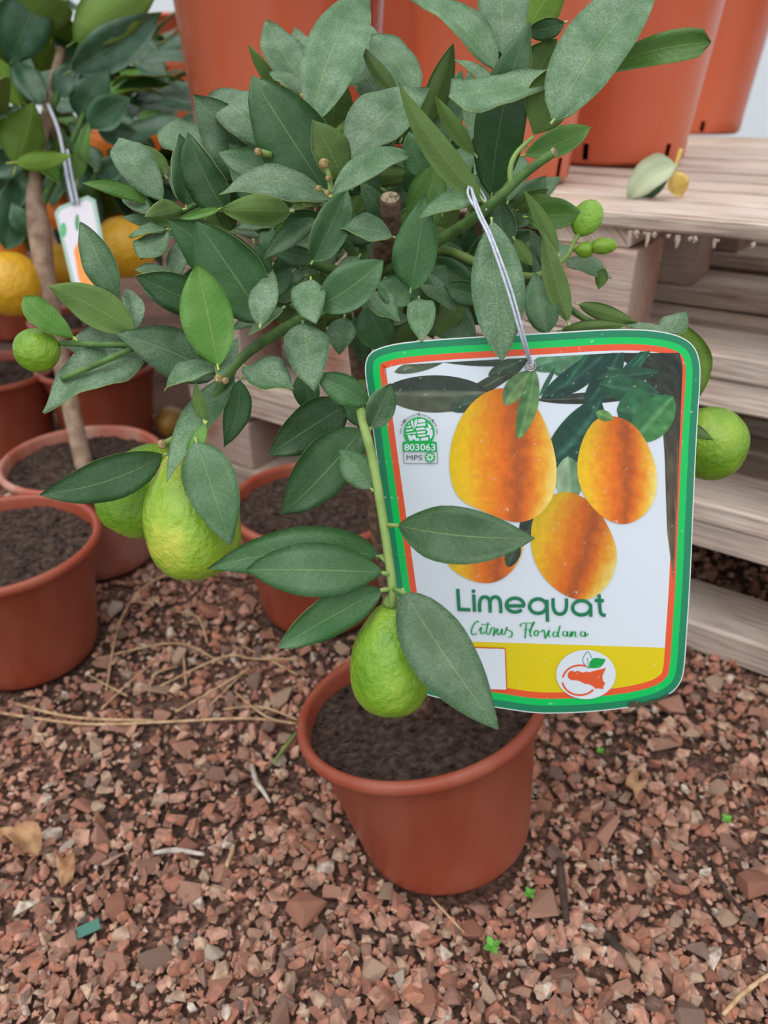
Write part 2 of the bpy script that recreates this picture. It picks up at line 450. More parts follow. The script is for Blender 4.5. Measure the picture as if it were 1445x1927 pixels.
cont_px(724, 272, .110, .140, .42, 'tall terracotta plastic container seen in the gap between the two front containers', ())
container(-.545, 2.45, .0, .105, .13, .785, 'tall terracotta container standing between the orange tree and the pallets', ())

# ------------------------------------------------------------------ leaves
def blade(P, W, Nn, hw, Lr, m=.45, fold=.22, wave=.0, nu=12, nv=3, thick=.00035, pq=None, ph=0.):
    """P(s) centreline points [nu+1,3], W/N per-station frames -> two-sided blade with a margin"""
    pq = pq or (1.15 if m > .6 else 1.75)
    p = pq * m; q = pq * (1 - m); k = (m ** p) * ((1 - m) ** q)
    top = []; uv = []; asy = random.uniform(-.12, .12)
    for i in range(nu + 1):
        s = i / nu; wd = hw * (max(s, .0) ** p * max(1 - s, 0.) ** q) / k
        wd = max(wd, hw * .015)
        for j in range(-nv, nv + 1):
            v = j / nv; a = abs(v)
            z = fold * wd * a - fold * .35 * wd * a * a + wave * hw * math.sin(s * 8 + ph + (1.7 if v > 0 else 0)) * a * a + wave * .3 * hw * math.sin(s * 21 + ph * 2) * a
            top.append(P[i] + W[i] * (v * wd * (1 + (asy if v > 0 else -asy)) * math.sqrt(max(.2, 1 - fold * fold * .5))) + Nn[i] * z); uv.append((.5 + v * .5, s))
    top = np.array(top); nr = 2 * nv + 1; nn = len(top)
    Nv = np.repeat(np.array(Nn), nr, 0)
    V = np.concatenate([top + Nv * thick, top - Nv * thick])
    Fc = []; mi = []
    for i in range(nu):
        for j in range(nr - 1):
            a = i * nr + j
            Fc.append((a, a + 1, a + nr + 1, a + nr)); mi.append(0)
            Fc.append((nn + a + nr, nn + a + nr + 1, nn + a + 1, nn + a)); mi.append(1)
        for j in (0, nr - 1):
            a = i * nr + j; Fc.append((a, a + nr, nn + a + nr, nn + a)); mi.append(2)
    return V, Fc, mi, uv + uv

def make_leaf(parent, base, tip, n, hw, mats, under=False, curl=.06, sick=0., fold=.22, m=.45, wave=.06, petiole=.0, nu=12, name='leaf', tipcurl=0.):
    base = np.asarray(base, float); tip = np.asarray(tip, float)
    A = tip - base; Ln = np.linalg.norm(A); A = A / Ln
    n = unit(n - A * (n @ A)); Wd = np.cross(A, n)
    if under: n = -n; Wd = -Wd
    P = []; 
    for i in range(nu + 1):
        s = i / nu; b = 4 * s * (1 - s)
        P.append(base + A * Ln * s + n * (curl * Ln * b - tipcurl * Ln * s ** 4) + Wd * sick * Ln * b * (-1 if under else 1))
    Ws = []; Ns = []
    for i in range(nu + 1):
        t = unit(P[min(i + 1, nu)] - P[max(i - 1, 0)]); nn = unit(n - t * (n @ t)); Ns.append(nn); Ws.append(np.cross(t, nn))
    V, Fc, mi, uv = blade(P, Ws, Ns, hw, Ln, m, fold, wave, nu, ph=random.uniform(0, 6))
    if petiole > 0:
        e = base - A * petiole
        pv, pf = tube([base + A * Ln * .04, base, e], [.0005, .0007, .0008], 6, 2)
        o = len(V); V = np.concatenate([V, np.array(pv)]); uv = uv + [(.5, 0)] * len(pv)
        Fc = Fc + [tuple(i + o for i in f) for f in pf]; mi = mi + [2] * len(pf)
    return mesh(name, V, Fc, mats, base, parent, mi, True, uv)

def px_leaf(parent, bx, by, tx, ty, w, d, kind, curl=None, sick=0., fold=None, m=.45, mats=None, beta=None, alpha=None, wave=.13, nu=14, pet=.002, tipcurl=0.):
    """leaf whose base and tip are seen at these places; kind: D dark, T plain, P turned up to the light, U underside, F fresh"""
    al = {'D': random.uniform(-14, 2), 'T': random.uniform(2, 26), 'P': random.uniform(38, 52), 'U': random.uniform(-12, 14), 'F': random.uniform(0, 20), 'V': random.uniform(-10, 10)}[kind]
    if alpha is not None: al = alpha
    be = random.uniform(-22, 22) if beta is None else beta
    mid = at((bx + tx) / 2, (by + ty) / 2, d); v = unit(CAM - mid)
    u = unit(PZ - v * v[2]); r = np.cross(u, v)
    n = unit(v + u * math.tan(math.radians(al)) + r * math.tan(math.radians(be)))
    def hit(x, y):
        dr = ray(x, y); t = ((mid - CAM) @ n) / (dr @ n); return CAM + dr * t
    B = hit(bx, by); T = hit(tx, ty)
    # real half width from the width that shows
    A = unit(T - B); Wd = np.cross(A, n); 
    def proj(p):
        q = p - CAM; z = q @ FW; return np.array([q @ RT / z, -(q @ UP) / z]) * FPX
    ap = unit(proj(T) - proj(B)); e = proj(mid + Wd * .001) - proj(mid); per = abs(e[0] * ap[1] - e[1] * ap[0]) / .001
    hw = (w / 2) / max(per, 250); Ln = np.linalg.norm(T - B); hw = min(hw, .36 * Ln)
    if curl is None: curl = random.uniform(.0, .10)
    if fold is None: fold = random.uniform(.12, .55)
    if sick == 0.: sick = random.uniform(-.045, .045)
    if m == .45: m = random.uniform(.38, .48)
    if tipcurl == 0.: tipcurl = random.uniform(-.03, .10)
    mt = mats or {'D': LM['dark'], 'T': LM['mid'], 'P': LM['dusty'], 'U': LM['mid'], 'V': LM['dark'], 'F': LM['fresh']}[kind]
    return make_leaf(parent, B, T, n, hw * 1.10, mt, kind in 'UV', curl * (-1 if kind in 'UV' else 1), sick, fold, m, wave, pet, nu, tipcurl=tipcurl)

# ------------------------------------------------------------------ small plastic pots
def pot_parts(t, base, axis, rb, rt, h, seg=72, mat=None):
    a = unit(np.asarray(axis, float)); k = (rt - .006 - rb) / h
    prof = [(0, .002), (rb - .008, .002), (rb - .002, .001), (rb, .005), (rb + k * h * .12, h * .12), (rb + k * h * .78, h * .78), (rb + k * h * .79 + .0015, h * .795),
            (rb + k * h * .90 + .0015, h * .905), (rt - .003, h - .0125), (rt + .0005, h - .0115), (rt + .002, h - .007), (rt + .0012, h - .003), (rt - .002, h), (rt - .0055, h - .001), (rt - .0075, h - .005), (rt - .010, h - .03)]
    V, Fc = lathe(prof[:9], seg, a, base); mesh('pot', V, Fc, mat or M_POT, base, t, smooth=True)
    V, Fc = lathe(prof[8:], seg, a, base); mesh('rim', V, Fc, mat or M_POT, base, t, smooth=True)
    # soil: rough disc
    e1 = unit(np.cross(a, (0, 1, .01))); e2 = np.cross(a, e1); V = []; Fc = []
    nr, ns = 16, 48; rs = rt - .0085; top = np.asarray(base) + a * (h - .017)
    for i in range(nr + 1):
        for j in range(ns):
            th = 2 * math.pi * j / ns; r = rs * max(i / nr, .002); p = top + (e1 * math.cos(th) + e2 * math.sin(th)) * r
            V.append(p + a * (noise.noise(Vector(p) * 45) * .004 + noise.noise(Vector(p) * 160) * .0018))
    for i in range(nr):
        for j in range(ns):
            Fc.append((i * ns + j, i * ns + (j + 1) % ns, (i + 1) * ns + (j + 1) % ns, (i + 1) * ns + j))
    so_ = mesh('soil', V, Fc, M_SOIL, base, t, smooth=True)
    VV = []; FF = []; off = 0
    for _ in range(420):
        r = rs * math.sqrt(random.random()) * .98; th = random.uniform(0, 6.283); s = .0008 + random.expovariate(1 / .0009); s = min(s, .005)
        hv, hf = HULLS[random.randrange(24)]
        VV.append(hv * s @ rot(random.random() * 3, random.random() * 3, 0).T + top + (e1 * math.cos(th) + e2 * math.sin(th)) * r + a * .001); FF += (hf + off).tolist(); off += len(hv)
    c = mesh('soil_crumbs', np.concatenate(VV), FF, M_SOIL, base, t); c['kind'] = 'stuff'
    return top

def fruit_mesh(parent, top, bot, rad, mat, name='fruit', belly=.58, neck=.25, nipple=.0, bumps=.02):
    top = np.asarray(top, float); bot = np.asarray(bot, float); ax = bot - top; h = np.linalg.norm(ax)
    prof = []
    for i in range(25):
        s = i / 24
        p = 1.15 * belly; q = 1.15 * (1 - belly)
        r = (s ** p * (1 - s) ** q) / (belly ** p * (1 - belly) ** q) if 0 < s < 1 else 0
        r = r ** .92
        if s < .2: r = max(r, neck * (s / .2) ** .5 * .8)
        if nipple and s > .93: r = max(r, nipple * (1 - s) ** .4 * 2)
        prof.append((max(r * rad, .0003), s * h))
    V, Fc = lathe(prof, 40, ax, top)
    V = np.array(V); c = (top + bot) / 2
    for i, v in enumerate(V): V[i] = v + (v - c) * (noise.noise(Vector(v) * 70) * bumps + noise.noise(Vector(v) * 190) * bumps * .6)
    o = mesh(name, V, Fc, mat, top, parent, smooth=True)
    return o

# ------------------------------------------------------------------ main limequat
rimc = at(788, 1312, FPX * .22 / 467); botc = on(842, 1562, .004)
MAINAX = unit(rimc - botc); HM = np.linalg.norm(rimc - botc)
lq = thing('potted_limequat', 'small limequat tree with green fruits in a tilted terracotta pot, wearing the large printed tag', 'potted plant', botc)
pot_parts(lq, botc, MAINAX, .0775, .110, HM, 96)
POTS.append((botc[0], botc[1], .072))

def twig(pts, r, m=M_TWIG, name='branch', n=8):
    P = [at(*p) for p in pts]; V, Fc = tube(P, r, n, 6)
    return mesh(name, V, Fc, m, P[0], lq, smooth=True)
soil_c = botc + MAINAX * (HM - .02)
P = [soil_c, at(733, 1100, .63), at(705, 900, .59), at(682, 720, .55), at(676, 610, .52), at(700, 520, .50)]
mesh('trunk', *tube(P, [.011, .009, .0085, .008, .008, .007], 10, 6), M_BARK, P[0], lq, smooth=True)
twig([(700, 520, .50), (722, 470, .48), (735, 420, .455), (734, 372, .44)], [.0075, .007, .0065, .0062], M_BARK, 'cut_stub', 10)
c0 = at(734, 372, .44); mesh('cut_face', *lathe([(.0056, .0004), (.004, .0012), (.0004, .0012)], 14, at(734, 366, .438) - at(735, 420, .455), c0), M_CUT, c0, lq)
p = at(556, 215, .475); q = at(545, 178, .462); mesh('cut_stub', *tube([at(580, 260, .49), p, q], [.0034, .0034, .0036], 8, 3), M_CUT, q, lq, smooth=True)
twig([(700, 520, .50), (780, 480, .47), (870, 425, .44), (930, 380, .424), (985, 328, .414), (1040, 288, .405)], [.004, .0038, .0033, .0030, .0028, .0026])
p = at(1040, 288, .405); mesh('cut_face', *tube([p, at(1046, 283, .404)], [.0026, .0023], 8, 2), M_CUT, p, lq)
twig([(962, 350, .418), (960, 318, .414), (972, 288, .412), (1003, 258, .41)], [.0018, .0016, .0014, .0011], M_TWIGP)
twig([(700, 520, .50), (640, 440, .48), (625, 370, .45), (612, 310, .44)], [.004, .003, .002, .0014])
twig([(700, 520, .50), (660, 400, .50), (600, 250, .495), (575, 190, .49)], [.004, .003, .002, .0014])
twig([(676, 610, .52), (600, 590, .48), (500, 640, .445), (440, 690, .43), (390, 770, .42), (335, 825, .41)], [.004, .0036, .0032, .0028, .0024, .0020])
twig([(440, 690, .43), (345, 655, .425), (250, 650, .418), (170, 648, .415), (112, 645, .41)], [.0026, .0022, .0018, .0017, .0018])
twig([(262, 650, .416), (190, 682, .408), (114, 714, .402)], [.0018, .0017, .0016])
twig([(682, 720, .55), (676, 752, .45), (682, 790, .40), (702, 870, .392), (724, 1000, .388), (738, 1105, .388), (738, 1140, .392)], [.004, .003, .0026, .0025, .0024, .0024, .0022], M_TWIGP)
twig([(700, 520, .50), (820, 470, .50), (900, 495, .49), (1000, 520, .485), (1060, 488, .48), (1080, 455, .48), (1095, 432, .48)], [.004, .0032, .0028, .0022, .0018, .0016, .0015], M_TWIGP)
twig([(1078, 468, .48), (1098, 470, .48)], [.0016, .0018], M_TWIGP); twig([(1078, 468, .48), (1125, 462, .475)], [.0013, .0015], M_TWIGP)
twig([(700, 520, .50), (600, 500, .49), (500, 440, .485), (400, 380, .475), (310, 420, .465)], [.004, .0032, .0026, .002, .0014])
twig([(1000, 520, .485), (1100, 600, .50), (1200, 640, .515), (1260, 760, .52), (1280, 820, .515)], [.0022, .0022, .002, .002, .002])
twig([(340, 820, .408), (318, 832, .404), (303, 838, .40)], [.0024, .0022, .0024], M_TWIGP)

# buds
def bud(x, y, d, r):
    c = at(x, y, d); mesh('bud', *lathe([(.0003, -r), (r * .8, -r * .6), (r, 0), (r * .8, r * .6), (.0003, r)], 12, (.2, -.4, 1), c), M_BUD, c, lq, smooth=True)
twig([(622, 365, .412), (620, 335, .41), (612, 312, .408)], [.0016, .0014, .0013], M_TWIGP)
twig([(620, 365, .412), (603, 356, .409)], [.0012, .0010], M_TWIGP)
for b in ((610, 308, .407, .0030), (600, 355, .408, .0019), (617, 364, .407, .0020), (618, 336, .407, .0017), (486, 286, .428, .0024), (305, 836, .398, .0026), (412, 712, .398, .0026), (424, 716, .398, .002)): bud(*b)
p = at(486, 286, .43); mesh('branch', *tube([at(510, 292, .434), p], [.0021, .0019], 8, 2), M_TWIGP, p, lq, smooth=True)

# fruits
def lime(x0, y0, x1, y1, d, wpx, mat, belly=.58, neck=.3, nipple=.0, dt=0.):
    a = at(x0, y0, d); b = at(x1, y1, d + dt); return fruit_mesh(lq, a, b, wpx / 2 * d / FPX, mat, 'fruit', belly, neck, nipple, .022)
def calyx(f, x, y, d, r=.0032):
    c = at(x, y, d); mesh('calyx', *lathe([(r * .6, -r), (r * 1.5, -.0002), (r * 1.6, r * .5), (r * .6, r * .8)], 12, (0, 0, -1), c), M_TWIGP, c, f, smooth=True)
def sub(fn):      # children of parts keep the same world-space bookkeeping
    return fn
f3 = lime(738, 1128, 733, 1348, .400, 154, M_LIME, .60, .30); f3['_w'] = tuple(f3.location); calyx(f3, 737, 1130, .395)
f1 = lime(335, 848, 382, 1092, .425, 178, M_LIMEY, .60, .30); f1['_w'] = tuple(f1.location); calyx(f1, 335, 850, .42)
f2 = lime(312, 838, 222, 1004, .447, 150, M_LIME, .58, .30)
f0 = lime(110, 643, 31, 674, .410, 82, M_LIME, .52, .5, .04)
f4 = lime(1262, 815, 1400, 852, .515, 138, M_LIME, .55, .4, .06)
f5 = lime(1085, 442, 1122, 382, .48, 56, citrus_mat('young_fruit', L(120, 170, 48), L(136, 184, 60), L(150, 190, 72)), .55, .5)
f6 = lime(1082, 472, 1118, 468, .478, 30, M_LIME, .55, .5)
f7 = lime(1112, 464, 1162, 462, .474, 30, M_LIME, .45, .5, .08)

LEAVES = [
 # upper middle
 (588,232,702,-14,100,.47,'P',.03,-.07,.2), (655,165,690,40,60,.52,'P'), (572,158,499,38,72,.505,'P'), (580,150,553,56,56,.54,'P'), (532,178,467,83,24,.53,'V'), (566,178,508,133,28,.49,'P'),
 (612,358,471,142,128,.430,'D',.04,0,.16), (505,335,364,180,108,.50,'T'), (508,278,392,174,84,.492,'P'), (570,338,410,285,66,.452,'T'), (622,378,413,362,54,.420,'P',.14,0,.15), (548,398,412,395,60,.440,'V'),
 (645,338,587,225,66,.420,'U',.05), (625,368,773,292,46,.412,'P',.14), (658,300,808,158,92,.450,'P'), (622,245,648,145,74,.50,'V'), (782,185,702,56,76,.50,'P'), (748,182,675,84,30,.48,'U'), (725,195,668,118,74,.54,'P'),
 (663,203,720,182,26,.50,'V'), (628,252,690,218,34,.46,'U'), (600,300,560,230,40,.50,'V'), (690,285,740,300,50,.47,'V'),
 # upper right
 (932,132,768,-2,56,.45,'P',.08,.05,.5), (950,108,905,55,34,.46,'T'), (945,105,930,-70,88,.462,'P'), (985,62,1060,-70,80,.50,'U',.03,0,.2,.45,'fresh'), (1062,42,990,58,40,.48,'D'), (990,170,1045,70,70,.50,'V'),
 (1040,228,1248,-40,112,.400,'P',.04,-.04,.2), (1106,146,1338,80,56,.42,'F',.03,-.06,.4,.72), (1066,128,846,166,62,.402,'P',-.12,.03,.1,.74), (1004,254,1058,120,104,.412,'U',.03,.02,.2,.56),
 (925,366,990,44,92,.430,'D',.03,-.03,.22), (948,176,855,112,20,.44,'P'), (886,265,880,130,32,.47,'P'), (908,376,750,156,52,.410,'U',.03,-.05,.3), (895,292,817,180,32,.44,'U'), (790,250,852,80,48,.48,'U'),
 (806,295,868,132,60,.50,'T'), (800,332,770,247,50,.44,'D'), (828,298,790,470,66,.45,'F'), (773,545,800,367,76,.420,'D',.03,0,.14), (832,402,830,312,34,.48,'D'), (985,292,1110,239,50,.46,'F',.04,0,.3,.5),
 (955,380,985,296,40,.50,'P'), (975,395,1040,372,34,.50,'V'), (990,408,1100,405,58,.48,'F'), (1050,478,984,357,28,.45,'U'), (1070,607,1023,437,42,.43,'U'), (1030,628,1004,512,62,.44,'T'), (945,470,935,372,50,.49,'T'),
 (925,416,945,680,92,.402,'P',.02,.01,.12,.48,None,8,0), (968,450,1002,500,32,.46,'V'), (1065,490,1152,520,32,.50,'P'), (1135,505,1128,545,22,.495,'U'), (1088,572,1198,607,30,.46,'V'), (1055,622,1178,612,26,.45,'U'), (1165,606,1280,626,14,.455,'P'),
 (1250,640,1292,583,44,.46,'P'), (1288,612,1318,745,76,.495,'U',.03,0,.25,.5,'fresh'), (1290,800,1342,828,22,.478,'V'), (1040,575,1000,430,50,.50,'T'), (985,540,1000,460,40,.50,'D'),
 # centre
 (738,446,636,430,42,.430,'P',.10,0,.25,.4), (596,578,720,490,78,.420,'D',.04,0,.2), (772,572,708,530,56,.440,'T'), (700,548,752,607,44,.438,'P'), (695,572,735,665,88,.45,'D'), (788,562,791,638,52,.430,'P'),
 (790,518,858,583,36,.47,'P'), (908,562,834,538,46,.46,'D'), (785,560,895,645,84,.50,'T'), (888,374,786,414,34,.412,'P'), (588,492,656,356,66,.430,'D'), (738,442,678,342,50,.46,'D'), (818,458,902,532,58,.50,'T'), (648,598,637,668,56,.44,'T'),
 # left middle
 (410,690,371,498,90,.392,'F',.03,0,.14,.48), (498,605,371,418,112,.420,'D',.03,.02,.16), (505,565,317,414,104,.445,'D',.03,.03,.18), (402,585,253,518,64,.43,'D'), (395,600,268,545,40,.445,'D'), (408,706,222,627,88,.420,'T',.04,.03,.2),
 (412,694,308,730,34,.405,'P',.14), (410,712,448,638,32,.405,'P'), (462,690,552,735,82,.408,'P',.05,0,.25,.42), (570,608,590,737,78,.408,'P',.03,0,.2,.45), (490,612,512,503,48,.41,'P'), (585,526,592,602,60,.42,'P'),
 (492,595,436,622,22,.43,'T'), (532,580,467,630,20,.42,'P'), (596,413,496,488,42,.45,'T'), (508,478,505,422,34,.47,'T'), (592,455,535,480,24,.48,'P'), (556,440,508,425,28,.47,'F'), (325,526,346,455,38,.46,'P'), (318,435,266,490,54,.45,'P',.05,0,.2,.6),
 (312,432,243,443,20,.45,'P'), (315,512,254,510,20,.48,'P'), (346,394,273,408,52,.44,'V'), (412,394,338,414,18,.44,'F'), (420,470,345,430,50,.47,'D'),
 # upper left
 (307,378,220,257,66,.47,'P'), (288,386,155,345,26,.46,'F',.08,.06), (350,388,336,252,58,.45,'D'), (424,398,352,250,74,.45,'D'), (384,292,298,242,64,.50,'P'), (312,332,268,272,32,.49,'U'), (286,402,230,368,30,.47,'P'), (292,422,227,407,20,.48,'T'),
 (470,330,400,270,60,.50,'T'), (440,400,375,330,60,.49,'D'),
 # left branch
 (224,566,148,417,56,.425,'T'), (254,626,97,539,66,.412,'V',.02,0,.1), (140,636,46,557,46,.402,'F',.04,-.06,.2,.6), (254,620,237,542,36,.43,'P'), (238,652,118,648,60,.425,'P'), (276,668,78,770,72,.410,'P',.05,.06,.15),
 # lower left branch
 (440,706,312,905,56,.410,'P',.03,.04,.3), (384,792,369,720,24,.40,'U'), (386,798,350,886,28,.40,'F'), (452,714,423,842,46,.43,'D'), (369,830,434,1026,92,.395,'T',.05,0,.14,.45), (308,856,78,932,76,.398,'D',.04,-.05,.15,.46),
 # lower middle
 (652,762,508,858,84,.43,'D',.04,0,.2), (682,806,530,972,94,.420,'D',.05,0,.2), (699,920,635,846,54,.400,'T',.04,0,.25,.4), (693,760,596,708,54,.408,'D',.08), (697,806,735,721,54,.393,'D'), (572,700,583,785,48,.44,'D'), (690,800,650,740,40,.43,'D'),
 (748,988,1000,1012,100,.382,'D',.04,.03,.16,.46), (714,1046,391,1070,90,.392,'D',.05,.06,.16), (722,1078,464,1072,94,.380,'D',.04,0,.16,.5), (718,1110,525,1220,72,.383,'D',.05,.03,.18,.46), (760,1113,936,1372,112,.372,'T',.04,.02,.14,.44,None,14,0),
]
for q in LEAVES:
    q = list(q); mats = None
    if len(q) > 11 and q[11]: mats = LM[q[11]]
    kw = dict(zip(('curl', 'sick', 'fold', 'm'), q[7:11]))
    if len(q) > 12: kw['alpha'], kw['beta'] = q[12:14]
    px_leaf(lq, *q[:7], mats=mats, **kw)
# petioles of the long twig's leaves
for a, b in (((726, 988, .388), (750, 989, .383)), ((733, 1062, .388), (714, 1046, .392)), ((735, 1082, .388), (720, 1078, .382)), ((738, 1108, .388), (716, 1111, .384)), ((740, 1108, .387), (762, 1116, .376))):
    V, Fc = tube([at(*a), at(*b)], [.0014, .0011], 6, 2); mesh('petiole', V, Fc, M_TWIGP, at(*a), lq, smooth=True)
# leaves inside the crown
rr = random.Random(21)
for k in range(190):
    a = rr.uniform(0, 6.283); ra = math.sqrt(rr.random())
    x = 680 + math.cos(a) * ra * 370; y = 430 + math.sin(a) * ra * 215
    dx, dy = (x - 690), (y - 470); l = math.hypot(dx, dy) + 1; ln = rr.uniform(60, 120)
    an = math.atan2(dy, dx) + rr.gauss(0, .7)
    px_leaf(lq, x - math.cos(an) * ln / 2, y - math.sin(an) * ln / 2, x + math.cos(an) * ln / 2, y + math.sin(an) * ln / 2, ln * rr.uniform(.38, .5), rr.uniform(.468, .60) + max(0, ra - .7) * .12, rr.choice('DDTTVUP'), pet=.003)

# ------------------------------------------------------------------ the printed tag
A_ = at(998, 688, .428); B_ = at(1035, 1340, .515); Hx = np.array([1., 0, 0.02])
TN = unit(np.cross(Hx, A_ - B_)); TN = TN if TN @ (CAM - A_) > 0 else -TN
def tp(x, y, lift=0.):
    r = ray(x, y); t = ((A_ - CAM) @ TN) / (r @ TN); return CAM + r * t + TN * lift
tagroot = thing('plant_tag', 'large white plant tag with green and orange border reading Limequat, hung on a grey string', 'tag', tp(1000, 1340))
OUT = [(686,700),(688,676),(699,661),(724,651),(760,644),(840,637),(930,632),(1040,626),(1130,620),(1200,619),(1250,624),(1285,634),(1308,652),(1318,682),(1318,720),(1312,800),(1305,950),(1299,1100),(1292,1200),(1288,1262),(1280,1288),(1262,1306),(1235,1320),(1180,1333),(1100,1341),(1040,1343),(1000,1342),(930,1331),(850,1319),(800,1308),(776,1292),(765,1265),(753,1180),(735,1050),(718,930),(703,820),(692,740)]
def smooth_poly(p, it=2):
    p = [np.array(q, float) for q in p]
    for _ in range(it):
        o = []
        for i in range(len(p)):
            a, b = p[i], p[(i + 1) % len(p)]; o += [a * .75 + b * .25, a * .25 + b * .75]
        p = o
    return p
def inset(p, d):
    n = len(p); o = []
    for i in range(n):
        t = unit(p[(i + 1) % n] - p[i - 1]); o.append(p[i] + np.array([-t[1], t[0]]) * d)
    return o
OUTS = smooth_poly(OUT)
HOLE = (998., 688.); HR = 7.5
def keyhole(poly):
    """outline with the punched hole cut out of it: outer loop, a slit, the hole the other way round"""
    p = [np.array(q, float) for q in poly]; c = np.array(HOLE); k = min(range(len(p)), key=lambda i: np.linalg.norm(p[i] - c)); p = p[k:] + p[:k]
    ar = sum(p[i][0] * p[(i + 1) % len(p)][1] - p[(i + 1) % len(p)][0] * p[i][1] for i in range(len(p))); a0 = math.atan2(*(p[0] - c)[::-1]); sg = -1 if ar > 0 else 1
    return p + [p[0]] + [c + HR * np.array([math.cos(a0 + sg * 2 * math.pi * i / 20), math.sin(a0 + sg * 2 * math.pi * i / 20)]) for i in range(21)]
def flat(name, poly, color, lift, parent=tagroot, mat=None, back=None):
    V = [tp(x, y, lift) for x, y in poly]; n = len(V)
    o = mesh(name, V, [tuple(range(n))], mat or M_PRINT, V[0], parent, col=[color] * n)
    nrm = np.array(o.data.polygons[0].normal)
    if nrm @ TN < 0: o.data.flip_normals()
    return o
def ribbon_print(name, rings, color, lift):
    a, b = rings; n = len(a); V = [tp(x, y, lift) for x, y in a] + [tp(x, y, lift) for x, y in b]
    mesh(name, V, [(i, (i + 1) % n, n + (i + 1) % n, n + i) for i in range(n)], M_PRINT, V[0], tagroot, col=[color] * (2 * n))
# card with thickness
KH = keyhole(OUTS); V = [tp(x, y, 0) for x, y in KH] + [tp(x, y, -.0007) for x, y in KH]; n = len(KH)
mesh('card', V, [tuple(range(n)), tuple(range(2 * n - 1, n - 1, -1))] + [(i, n + i, n + i + 1, i + 1) for i in range(n - 1) if i != len(OUTS)], M_CARD, V[0], tagroot)
G1, G2, OR, WH, YE = L(28, 134, 96), L(0, 200, 96), L(236, 92, 52), L(222, 232, 244), L(226, 206, 18)
r1, r2, r3, r4 = inset(OUTS, 2), inset(OUTS, 15), inset(OUTS, 28), inset(OUTS, 40)
LY = .00012
ribbon_print('border_band', (r1, r2), G1, LY); ribbon_print('border_band', (r2, r3), G2, LY); ribbon_print('border_band', (r3, r4), OR, LY)
flat('white_panel', keyhole(r4), WH, LY)
def clip(poly, a, b, keep=1):
    a = np.array(a, float); b = np.array(b, float); s = lambda p: ((b - a)[0] * (p - a)[1] - (b - a)[1] * (p - a)[0]) * keep
    o = []
    for i in range(len(poly)):
        p, q = np.array(poly[i], float), np.array(poly[(i + 1) % len(poly)], float); sp, sq = s(p), s(q)
        if sp >= 0: o.append(p)
        if sp * sq < 0: o.append(p + (q - p) * sp / (sp - sq))
    return o
def clip_in(poly):     # keep a print inside the panel: cut along the four sides of the border
    for a, b in (((722, 690), (770, 1240)), ): poly = clip(poly, a, b, -1)
    poly = clip(poly, (1285, 690), (1262, 1240), 1)
    poly = clip(poly, (760, 688), (1000, 668), 1); poly = clip(poly, (1000, 668), (1240, 660), 1)
    return poly
flat('yellow_band', clip(r4, (760, 1203), (1262, 1219), 1), YE, 2 * LY)

def lens(x0, y0, x1, y1, w, bend=0., n=9, m=.5):
    a = np.array([x0, y0], float); b = np.array([x1, y1], float); t = b - a; l = np.linalg.norm(t); t /= l; pn = np.array([-t[1], t[0]])
    up = []; dn = []
    for i in range(n + 1):
        s = i / n; c = a + t * l * s + pn * bend * 4 * s * (1 - s); p = 1.5 * m; q = 1.5 * (1 - m)
        h = w / 2 * (s ** p * (1 - s) ** q) / (m ** p * (1 - m) ** q) if 0 < s < 1 else 0
        up.append(c + pn * h); dn.append(c - pn * h)
    return up + dn[::-1][1:-1]
def art_leaf(x0, y0, x1, y1, w, bend, ca, cb, lift, m=.5, nu=16, nv=4):
    """printed leaf: two halves in two tones with a pale rib and a grainy print"""
    a = np.array([x0, y0], float); b = np.array([x1, y1], float); t = b - a; l = np.linalg.norm(t); t /= l; pn = np.array([-t[1], t[0]])
    V = []; K = []; G = []
    for i in range(nu + 1):
        s_ = i / nu; c = a + t * l * s_ + pn * bend * 4 * s_ * (1 - s_); p = 1.4 * m; q = 1.4 * (1 - m)
        h = w / 2 * (s_ ** p * (1 - s_) ** q) / (m ** p * (1 - m) ** q) if 0 < s_ < 1 else .1
        for k in range(-nv, nv + 1):
            g = c + pn * h * k / nv
            g = np.array([min(max(g[0], 728 + (g[1] - 690) * .09), 1284 - (g[1] - 690) * .042), max(g[1], 687 - (g[0] - 740) * .055)])
            hv = g - np.array(HOLE); hd = np.linalg.norm(hv)
            if hd < HR + 1: g = np.array(HOLE) + hv / max(hd, .01) * (HR + 1)
            G.append(g); V.append(tp(g[0], g[1], lift)); f = .88 + .24 * noise.noise((g[0] * .07, g[1] * .07, 1)) 
            cc = ca if k < 0 else cb if k > 0 else tuple(min(255, z + 34) for z in cb)
            K.append(L(*[min(255, z * f) for z in cc]))
    nr = 2 * nv + 1
    Q = [(i * nr + k, i * nr + k + 1, (i + 1) * nr + k + 1, (i + 1) * nr + k) for i in range(nu) for k in range(nr - 1)]
    Q = [q for q in Q if np.linalg.norm(sum(G[i] for i in q) / 4 - np.array(HOLE)) > HR]
    mesh('printed_leaf', V, Q, M_PRINT, V[0], tagroot, col=K)
